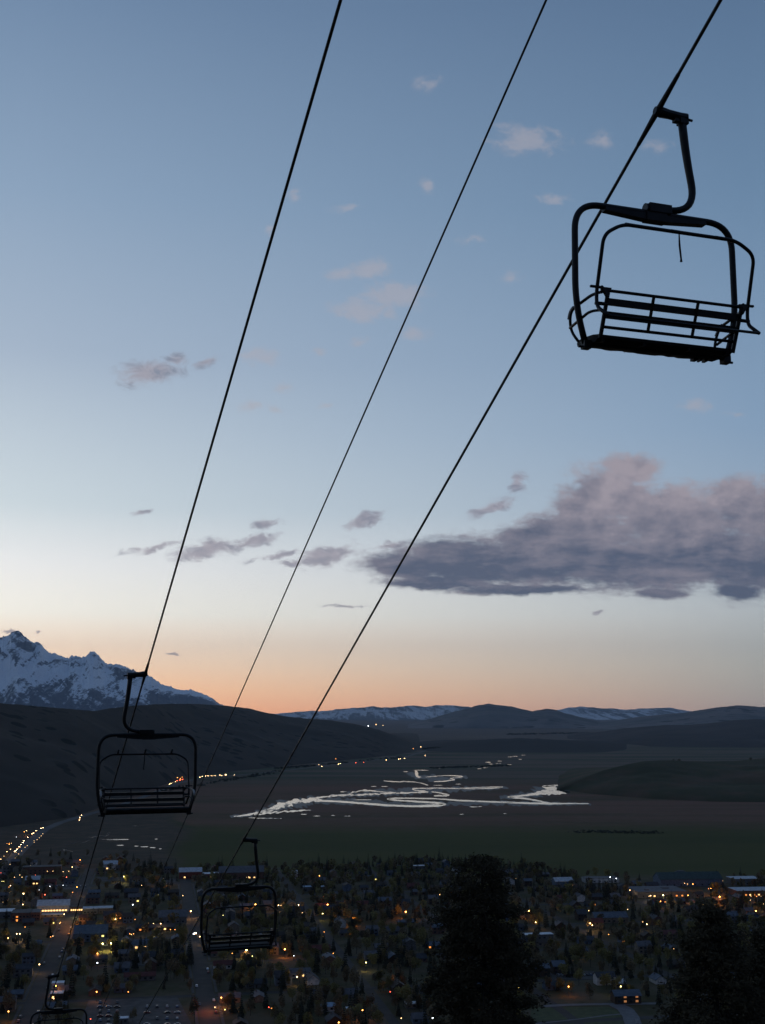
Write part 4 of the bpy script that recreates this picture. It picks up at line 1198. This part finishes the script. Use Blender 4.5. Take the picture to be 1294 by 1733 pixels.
# --- the two big firs that stand on the slope just below the camera
def ground_z(x, y):
    return 198.4 - (np.array([x, y, 0]) @ HZ) * SLOPE
def fir(px_, depth, levels, label, seed):
    rd = random.Random(seed)
    base = at_depth(px_, 1600, depth)
    gz = ground_z(base[0], base[1]) - 0.5
    root = tag(new_obj('fir_tree', None, None, (base[0], base[1], gz)), label, 'fir tree')
    mb = MB()
    zs = []
    for (y, xl, xr) in levels:
        q = at_depth(px_, y, depth)[2] - gz
        k = depth / F_PX
        zs.append((q, (px_ - xl) * k, (xr - px_) * k))
    top = zs[0][0]
    limb = MB()
    limb.tube([(0, 0, -0.5), (0.1, 0, top * .5), (0, 0.1, top * .92), (0, 0, top * .985)], [0.42, 0.30, 0.10, 0.03], 8)
    z = top - 0.2
    while z > 1.5:
        lo = None
        zz = [(a[0], a[1], a[2]) for a in zs]
        if z <= zz[-1][0]:
            wl, wr = zz[-1][1] * (0.7 + 0.3 * z / zz[-1][0]), zz[-1][2] * (0.7 + 0.3 * z / zz[-1][0])
        else:
            for a, b in zip(zz, zz[1:]):
                if b[0] <= z <= a[0]:
                    t = (a[0] - z) / (a[0] - b[0]); wl = a[1] + (b[1] - a[1]) * t; wr = a[2] + (b[2] - a[2]) * t
        n = rd.randint(7, 9)
        for k in range(n):
            a = 2 * PI * (k + rd.random()) / n
            c, s = math.cos(a), math.sin(a)
            R_ = ((wl if c < 0 else wr) * abs(c) + (wl + wr) / 2 * (1 - abs(c))) * rd.uniform(0.55, 1.08)
            lift = rd.uniform(-0.35, 0.30) * R_
            if z < top * .93:
                limb.tube([(0, 0, z), (c * R_ * .5, s * R_ * .5, z + lift * .3), (c * R_ * .92, s * R_ * .92, z + lift)], [.05, .035, .012], 4)
            near = z > top * .38
            nc = max(3, int(R_ * (2.6 if near else 1.0)))
            for j in range(nc):                       # needle clumps along the bough, thickest towards its tip
                t = rd.uniform(0.30, 1.0) ** 0.7
                sp = rd.uniform(.16, .30)
                cc = Vector((c * R_ * t + rd.gauss(0, .16 * R_ * (1.1 - t) + .05), s * R_ * t + rd.gauss(0, .16 * R_ * (1.1 - t) + .05), z + lift * t + rd.gauss(0, .08)))
                for _ in range(26 if near else 10):
                    p = cc + Vector((rd.gauss(0, sp), rd.gauss(0, sp), rd.gauss(0, sp * .62)))
                    u = Vector((c * .7 + rd.gauss(0, .7), s * .7 + rd.gauss(0, .7), rd.gauss(-.1, .5))).normalized()
                    w = u.orthogonal().normalized()
                    L_ = rd.uniform(.07, .14)
                    mb.add([p - u * L_, p + w * L_ * .42, p + u * L_, p - w * L_ * .42], [(0, 1, 2, 3)])
        z -= rd.uniform(.26, .38)
    mb.build('crown', LEAF['fir'], root)
    limb.build('trunk', BARK, root)
fir(818, 70, [(1457, 800, 838), (1463, 778, 852), (1474, 762, 862), (1495, 756, 864), (1512, 752, 864), (1530, 734, 880), (1545, 722, 888), (1560, 735, 886), (1580, 738, 884), (1600, 732, 898), (1625, 730, 912), (1650, 716, 915), (1675, 708, 916), (1700, 716, 926), (1733, 730, 934), (1790, 725, 940)],
    'tall dense dark fir standing at the bottom centre, in front of the town', 3)
fir(1205, 58, [(1538, 1198, 1212), (1550, 1182, 1224), (1570, 1172, 1240), (1590, 1150, 1256), (1612, 1140, 1268), (1640, 1142, 1276), (1665, 1130, 1284), (1690, 1112, 1290), (1712, 1098, 1300), (1733, 1088, 1310), (1790, 1085, 1320)],
    'big dark fir filling the bottom right corner, left one of the pair', 5)
fir(1290, 64, [(1578, 1284, 1296), (1592, 1268, 1308), (1615, 1255, 1325), (1640, 1248, 1335), (1670, 1240, 1340), (1733, 1236, 1350), (1790, 1230, 1355)],
    'dark fir cut by the right border, right one of the pair', 9)

# --- lamps
POLE = simple('lamp_pole', (0.05, 0.05, 0.055), 0.6, 0.3)
LCOL = {'w': (1.0, 0.60, 0.24), 'o': (1.0, 0.34, 0.06), 'y': (0.95, 0.80, 0.25), 'c': (0.88, 0.94, 1.0), 'r': (1.0, 0.10, 0.05)}
LNAME = {'w': 'warm white', 'o': 'orange', 'y': 'yellow', 'c': 'cool white', 'r': 'red'}
LSTR = {1: 6.0, 2: 14.0, 3: 32.0}
LM = {}
for c in LCOL:
    for s in LSTR:
        LM[c, s] = simple(f'lamp_{LNAME[c].replace(" ", "_")}_{s}', (0.3, 0.3, 0.3), 0.4, emit=LCOL[c], strength=LSTR[s])
def ball(r):
    mb = MB()
    mb.tube([(0, 0, -r), (0, 0, -r * .6), (0, 0, r * .25), (0, 0, r * .75)], [r * .35, r * .9, r, r * .3], 7)
    return mb
POLES = {}
for h in (4.0, 7.0):
    mb = MB(); mb.tube([(0, 0, -0.2), (0, 0, h + .25)], [.10, .06], 6); mb.tube([(0, 0, h + .22), (0, -0.5, h + .40), (0, -0.9, h + .42)], .05, 5); mb.box((0, -0.95, h + .42), (.32, .5, .10))
    POLES[h] = mb.mesh('lamp_pole', POLE)
HEADS = {k: ball({1: .32, 2: .38, 3: .46}[k[1]]).mesh('lamp_head', LM[k]) for k in LM}
LAMPS = []
def spill(x, y, z, c, p):
    l = bpy.data.lights.new('lamp_spill', 'POINT'); l.energy = p; l.color = LCOL[c]; l.shadow_soft_size = .3
    o = bpy.data.objects.new('lamp_spill', l); COL.objects.link(o); o.location = (float(x), float(y), float(z))
def lamp(x, y, c='w', s=1):
    LAMPS.append((x, y))
    h = 4.0 if s == 1 else 7.0
    p = on_height(x, y, h)
    lb = f"{LNAME[c]} {'bright ' if s > 1 else ''}street lamp on a pole, {zone(x, y)}"
    root = tag(new_obj('street_lamp', None, None, (p[0], p[1] + .9, 0)), lb, 'street lamp', lb)
    new_obj('pole', POLES[h], root); new_obj('lamp_head', HEADS[c, s], root, (0, -0.95, h - .02))
    if s > 1 and c != 'c': spill(p[0], p[1], h - .7, c, {2: 900.0, 3: 2600.0}[s])
z5 = '283,120 272,135 260,148 245,160 225,178 225,168 180,200 165,212 142,235 122,255 110,270 98,282 85,298 75,305 65,325 5,290,w,2 25,270 45,240,w,2 68,225,w,2 45,185,o 75,185 160,108,o,2 175,100,w,2 108,143,c 530,295,o,2 720,313,o,3 753,302,w,2 785,297,c 395,335,y,2 405,348,y 478,342,w,2 215,370,o 257,370 313,370 350,370 418,372 455,370 478,370,o 503,370,o 440,410,r,2 430,412,o 145,410 130,395 12,437,y 24,437,y 68,465,w,2 58,475,o 155,518,w,3 150,590,w,2 260,495,c,2 298,430,y 330,470,c 417,463,c 510,475,o,2 547,492,w,2 297,525,r,2 20,575 225,635,o,2 230,622,w,2 425,655,w,2 250,605,w 770,665,o,2 765,688,w,2 758,680,o 690,745,w,2 485,715,o,2 400,710,o 395,716,w 820,405,y,2 1080,415,w,2 1085,440,o 890,468,o 938,463,w 1040,472,o 905,530 1150,525 1212,532 880,592,c,2 980,607,y,2 1265,635,w,3 1057,655,o 1075,675,o 1072,690,w 985,715 1017,717 1065,717,w,2 940,740,y 895,690,o 1285,785,c,3 1050,770,c,2 870,790 860,785,o 885,785,o 1130,757,o 1160,757,o 1190,757,o 1225,750,o 110,785,w,2 130,785,w,2 52,812,w,2 100,812 143,810,w,2 165,740,o 335,805,o 350,800 770,820,y 735,848,y,3 680,850,y,3 645,915,o,2 640,1170,o,2 850,1170,o 260,988,w,2 70,1170 108,1170 10,1228,c 55,1300,o,2 600,1350,r 370,1130,o,2 355,1215 645,978,c,2 112,700,o 105,245,w 60,190,o,2 62,183,o 5,380,r 80,392 95,410 200,330 235,395,r 480,510,o'
z6 = '30,373 72,460,o,2 232,265,w 122,598,w,2 427,422,o,3 410,465,y 442,465,y 197,482 250,482,y 553,427,w,2 567,427,w 663,425,w,2 667,467 683,467 795,472,y,2 740,470,c 822,423,o,3 800,380,r 777,265,o,2 980,370 960,498,o,3 1215,460,y 1250,462,o,3 1050,437,c 245,662 378,672,y,3 478,687,y 300,690,o 410,705,y 588,667,o,3 637,703,c 677,770,c 800,597 803,573,o 853,690,o 1032,740,y,2 655,818,w,2 1203,850,o,2 1225,1045,w 883,1068,o,2 1013,1000,o,2 515,990,o 500,985,r 205,985,w 240,932,o,2 260,998,y 390,272,w 378,275,w 1165,900,r 540,635,c'
z7 = '25,457,o,3 258,340 145,573,c 635,512 788,508,w,2 868,450,o,3 908,450,w,2 915,528,w,2 1160,265,w,3 780,232 1287,535,w,2 1212,722,w,2 1140,968,o,2 812,1113,w 487,1145,o,2 210,1182,c,2 1278,450,w 760,462,o'
z8 = '28,215,w,2 410,257,w,2 615,197,y 658,168,c 768,212 787,217 822,217,o,2 545,293,w,2 535,297 628,290,y,3 790,292,o,3 998,300,o,3 940,245,o,2 925,248,o 1188,270,y 1235,393,o,3 1200,322,w 1285,350,w,2 888,352,w 150,470,w,2 163,487,w,2 493,465,w 520,480,w,2 270,548,o 178,640,o 697,642,w 350,888,y,2 5,888,o 395,383,w 280,172,c,2 320,180,c,2 140,390,w 970,188,y 990,185,y 1017,195,w 610,330,o,2 640,334,o 1205,298,w 1240,298,o 1270,298,w'
for txt, sc, ox, oy in ((z5, 3.921, 0, 1380), (z6, 3.235, 300, 1400), (z7, 4.044, 680, 1430), (z8, 3.874, 960, 1440)):
    for it in txt.split():
        q = it.split(',')
        lamp(ox + float(q[0]) / sc, oy + float(q[1]) / sc, q[2] if len(q) > 2 else 'w', int(q[3]) if len(q) > 3 else 1)
# farms and junction lamps out in the valley
FARL = [('w', 541, 1285, 2), ('w', 539, 1294, 1), ('o', 567, 1281, 1), ('o', 531, 1284.5, 1), ('w', 712, 1264, 2), ('o', 699, 1267, 1), ('c', 623, 1228, 3), ('w', 636, 1226, 2), ('w', 648, 1227.5, 1), ('o', 300, 1316, 2), ('o', 305, 1318, 2), ('w', 318, 1315.5, 3), ('o', 308, 1315, 1), ('o', 568, 1284, 1), ('w', 381, 1311, 3)]
FH = {}
for (c, x, y, s) in FARL:
    p = on_height(x, y, 9)
    dist = np.linalg.norm(p - CAM)
    k = max(1.0, dist / 2600)
    lb = f"{LNAME[c]} lamp far out in the valley, {'below the butte' if x < 600 else ('where the road leaves the butte' if y > 1240 else 'on the plain near the horizon')}"
    root = tag(new_obj('valley_lamp', None, None, (p[0], p[1], 0)), lb, 'lamp', lb)
    mb = MB(); mb.tube([(0, 0, 0), (0, 0, 8.6)], .15, 5); mb.build('pole', POLE, root)
    ball(.6 * k).build('lamp_head', LM[c, s], root, loc=(0, 0, 9))

# --- vehicles
PAINT = {n: simple('paint_' + n, c, 0.3, 0.1, 0.05, 1, spec=0.5) for n, c in (('white', (.62, .63, .65)), ('silver', (.24, .25, .27)), ('dark', (.03, .032, .036)), ('blue', (.04, .07, .14)), ('red', (.16, .025, .02)))}
def car_mesh():
    mb = MB()
    prof = [(-2.25, .35), (2.2, .35), (2.28, .62), (2.1, .86), (1.15, .95), (.55, 1.42), (-1.0, 1.46), (-1.7, 1.0), (-2.22, .92)]
    n = len(prof)
    vs = [(-.88 if .9 > z else -.72 if z > 1.2 else -.86, x, z) for x, z in prof] + [(.88 if .9 > z else .72 if z > 1.2 else .86, x, z) for x, z in prof]
    mb.add(vs, [tuple(range(n)), tuple(range(2 * n - 1, n - 1, -1))] + [((i + 1) % n, i, n + i, n + (i + 1) % n) for i in range(n)])
    return mb
def glass_mesh():
    mb = MB()
    for s in (-1, 1):
        mb.add([(s * .885, 1.0, .99), (s * .885, -1.5, 1.02), (s * .765, -1.0, 1.38), (s * .765, .52, 1.36), (s * .80, 1.0, .99), (s * .80, -1.5, 1.02), (s * .70, -1.0, 1.38), (s * .70, .52, 1.36)], [(0, 1, 2, 3), (7, 6, 5, 4), (0, 3, 7, 4), (1, 0, 4, 5), (2, 1, 5, 6), (3, 2, 6, 7)])
    mb.add([(-.72, 1.10, 1.02), (.72, 1.10, 1.02), (.62, .60, 1.41), (-.62, .60, 1.41)], [(0, 1, 2, 3)])
    return mb
CARM = {n: car_mesh().mesh('car_body', PAINT[n]) for n in PAINT}
CARG = glass_mesh().mesh('car_window', GLASS)
wm = MB()
wm.tube([(-.12, 0, 0), (.12, 0, 0)], .33, 10)
WHEEL = wm.mesh('car_wheel', simple('tyre', (.012, .012, .012), .9))
hm = MB(); hm.box((0, 0, 0), (.42, .10, .24))
HEADL = hm.mesh('headlight', simple('headlight_glow', (.5, .5, .5), .3, emit=(1.0, .60, .28), strength=40))
TAILL = hm.mesh('taillight', simple('taillight_glow', (.3, .02, .02), .3, emit=(1.0, .10, .04), strength=25))
def car(name, loc, rz, colour, label, group, lights=None, k=1.0):
    root = tag(new_obj(name, CARM[colour], None, loc, rz), label, 'car', group)
    new_obj('window', CARG, root)
    for x in (-.80, .80):
        for y in (-1.4, 1.4): new_obj('wheel', WHEEL, root, (x, y, .33))
    if lights:
        for x in (-.62, .62):
            o = new_obj('headlight' if lights == 'head' else 'taillight', HEADL if lights == 'head' else TAILL, root, (x, 2.31 if lights == 'head' else -2.29, .74))
            o.scale = (k, 1, k)
            if k > 1.4: o.location.z = .35 + .12 * k + .1
    return root
cl = list(PAINT)
def lot(x0, y0, x1, y1, nx_, ny_, where, skip=.25):
    for j in range(ny_):
        for i in range(nx_):
            if random.random() < skip: continue
            fx, fy = (i + .5) / nx_, (j + .5) / ny_
            p = on_px(x0 + (x1 - x0) * fx, y0 + (y1 - y0) * fy)
            c = random.choice(('dark', 'silver', 'dark', 'blue', 'silver', 'red'))
            lb = f"{c} car parked {where}"
            car('parked_car', (p[0], p[1], .06), GRZ + random.choice((0, PI)) + random.uniform(-.06, .06) + (PI / 2 if 'lodge' not in where and j % 2 else 0), c, lb, lb)
lot(162, 1694, 205, 1740, 3, 6, 'in the gravel lot at the bottom left')
lot(240, 1700, 308, 1740, 4, 4, 'right of the rope in the bottom left lot', .3)
lot(218, 1616, 258, 1630, 4, 2, 'in the small lot below the blue grey lodge', .3)
lot(935, 1647, 1003, 1655, 11, 1, 'in a row right of the big dark tree', .1)
lot(170, 1486, 298, 1490, 14, 1, 'in the long strip lot at the meadow edge', .4)
lot(84, 1498, 148, 1503, 8, 1, 'in the lot among the left blocks', .4)
lot(1094, 1524, 1196, 1528, 12, 1, 'in front of the huge market', .3)
for v, lo, hi, where in ((0, -40, 380, 'along the long street at left'), (118, -40, 280, 'along the street below the third chair')):
    for u in np.arange(lo, hi, 11.5):
        if random.random() < .45 or min(abs(u - q) for q in U_ST) < 11: continue
        s = random.choice((-1, 1)); c = random.choice(cl)
        p = grid(v + s * 5.2, u)
        lb = f"{c} car parked {where}"
        car('parked_car', (p[0], p[1], .03), GRZ + (0 if s > 0 else PI), c, lb, lb)
# traffic with lights on, on the highway under the butte
def hwy_heading(x):
    best = min(range(len(hw) - 1), key=lambda i: abs(to_px(hw[i])[0] - x))
    a, b = hw[max(0, best - 1)], hw[best + 1]
    return math.atan2(b[1] - a[1], b[0] - a[0]) - PI / 2, hw[best]
def driving(x, y, toward=True, k=1.0, where=''):
    h, _ = hwy_heading(x)
    p = on_px(x, y)
    lb = f"car with {'bright headlights' if toward else 'red tail lights'} on the highway {where}"
    car('moving_car', (p[0], p[1], .36), h + (PI if toward else 0), random.choice(cl), lb, lb, 'head' if toward else 'tail', k)
for zx, zy in ((285, 85), (272, 90), (240, 105), (222, 120), (214, 125), (185, 148), (160, 172), (152, 184), (140, 197), (128, 212), (112, 228), (104, 236), (98, 242)):
    driving(zx / 3.921, 1380 + zy / 3.921, True, 1.15, 'coming into town')
for zx, zy in ((543, 2), (530, 18), (528, 34)):
    driving(zx / 3.921, 1380 + zy / 3.921, True, 1.3, 'just below the foot of the butte')
for zx, zy in ((890, 955), (897, 950), (928, 930), (936, 926), (960, 917), (1030, 890), (1095, 893), (1108, 888), (1125, 886), (1140, 885), (1160, 884), (1178, 884), (1205, 880), (1215, 884), (1240, 879), (1283, 880)):
    driving(zx / 3.235, 1040 + zy / 3.235, True, 1.8, 'curving round the butte')
for zx, zy in ((970, 912), (985, 908), (1000, 905)):
    driving(zx / 3.235, 1040 + zy / 3.235, False, 2.5, 'curving round the butte')
for zx, zy, t in ((508, 362, 1), (595, 350, 1), (604, 347, 1), (685, 343, 0), (725, 340, 0), (843, 328, 1), (908, 324, 1), (918, 322, 1), (938, 321, 1), (1045, 305, 1)):
    driving(380 + zx / 3.081, 1180 + zy / 3.081, bool(t), 2.6, 'along the far foot of the butte')
p = on_px(330.5, 1580)
car('moving_car', (p[0], p[1], .05), GRZ + PI, 'silver', 'car with two white headlights driving down the street below the third chair', None, 'head', 1.6)

# --- light that the lit lamps and shop fronts throw on the street
def glow(x, y, h, c, p):
    q = on_height(x, y, h)
    l = bpy.data.lights.new('lamp_glow', 'POINT'); l.energy = p * 0.5; l.color = LCOL[c]; l.shadow_soft_size = .5
    o = bpy.data.objects.new('lamp_glow', l); COL.objects.link(o); o.location = [float(v) for v in q]
for g_ in ((125, 1556, 6, 'o', 9000), (119, 1563, 6, 'o', 6000), (350, 1698, 6, 'r', 2600), (356, 1696, 6, 'o', 3000), (130, 1546, 4, 'y', 5000), (90, 1549, 4, 'w', 4000), (262, 1593, 3, 'y', 2500), (163, 1577, 3, 'y', 3500), (184, 1462, 7, 'o', 5000), (208, 1487, 6, 'y', 4500), (276, 1490, 6, 'o', 4500),
           (1215, 1522, 6, 'o', 9000), (1205, 1508, 5, 'o', 4000), (1122, 1518, 5, 'y', 3000), (1163, 1518, 5, 'o', 3500), (895, 1544, 6, 'o', 3500), (57, 1548, 5, 'o', 2500), (108, 1550, 6, 'o', 3000), (1280, 1521, 4, 'o', 3500), (554, 1533, 5, 'o', 2500), (374, 1692, 5, 'o', 2500), (245, 1580, 4, 'w', 1500), (188, 1599, 5, 'y', 3000), (173, 1600, 5, 'y', 3000)):
    glow(*g_)

# --- utility poles by the lower right, a white sign by the lane
for x, y, h, lb in ((1090, 1648, 11, 'tall utility pole, left one of the two right of the lower right trees'), (1119, 1662, 10, 'utility pole next to the bottom right fir'), (1031, 1652, 9, 'utility pole carrying a small white box above the log cabin')):
    p = on_px(x, y)
    root = tag(new_obj('utility_pole', None, None, (p[0], p[1], 0)), lb, 'utility pole')
    mb = MB(); mb.tube([(0, 0, -.3), (0, 0, h)], [.2, .14], 6); mb.build('pole', simple('pole_wood', (.16, .15, .145), .9), root)
    mb = MB(); mb.box((0, -.2, h - .8), (2.4, .12, .14)); mb.build('crossarm', simple('arm_wood', (.12, .11, .10), .9), root)
p = on_px(1078, 1733)
root = tag(new_obj('white_sign', None, None, (p[0], p[1], 0)), 'white upright sign board beside the lane at the bottom right', 'sign')
mb = MB(); mb.box((0, 0, 1.9), (1.6, .12, 2.4)); mb.build('board', WALL['white'], root)
mb = MB(); mb.tube([(0, .12, -.2), (0, .12, 2.4)], .08, 6); mb.build('post', POLE, root)


# ---------------------------------------------------------------- air
m = bpy.data.materials.new('haze_air')
m.use_nodes = True
nt = m.node_tree
nt.nodes.clear()
out = nt.nodes.new('ShaderNodeOutputMaterial')
pv_ = nt.nodes.new('ShaderNodeVolumePrincipled')
pv_.inputs['Color'].default_value = (0.62, 0.78, 1.0, 1)
pv_.inputs['Density'].default_value = 1.4e-5
pv_.inputs['Anisotropy'].default_value = 0.1
nt.links.new(pv_.outputs[0], out.inputs['Volume'])
mb = MB()
mb.box((0, 20500, 1349), (90000, 49000, 2700))
tag(mb.build('haze', m), kind='stuff')

# ---------------------------------------------------------------- render settings
S.view_settings.view_transform = 'Standard'
S.view_settings.look = 'None'
S.view_settings.exposure = 0.0
S.view_settings.gamma = 1.0
S.cycles.max_bounces = 4
S.cycles.diffuse_bounces = 2
S.cycles.glossy_bounces = 2
S.cycles.transmission_bounces = 2
S.cycles.transparent_max_bounces = 4
S.cycles.volume_bounces = 0
S.cycles.sample_clamp_indirect = 1.5
S.cycles.use_denoising = True
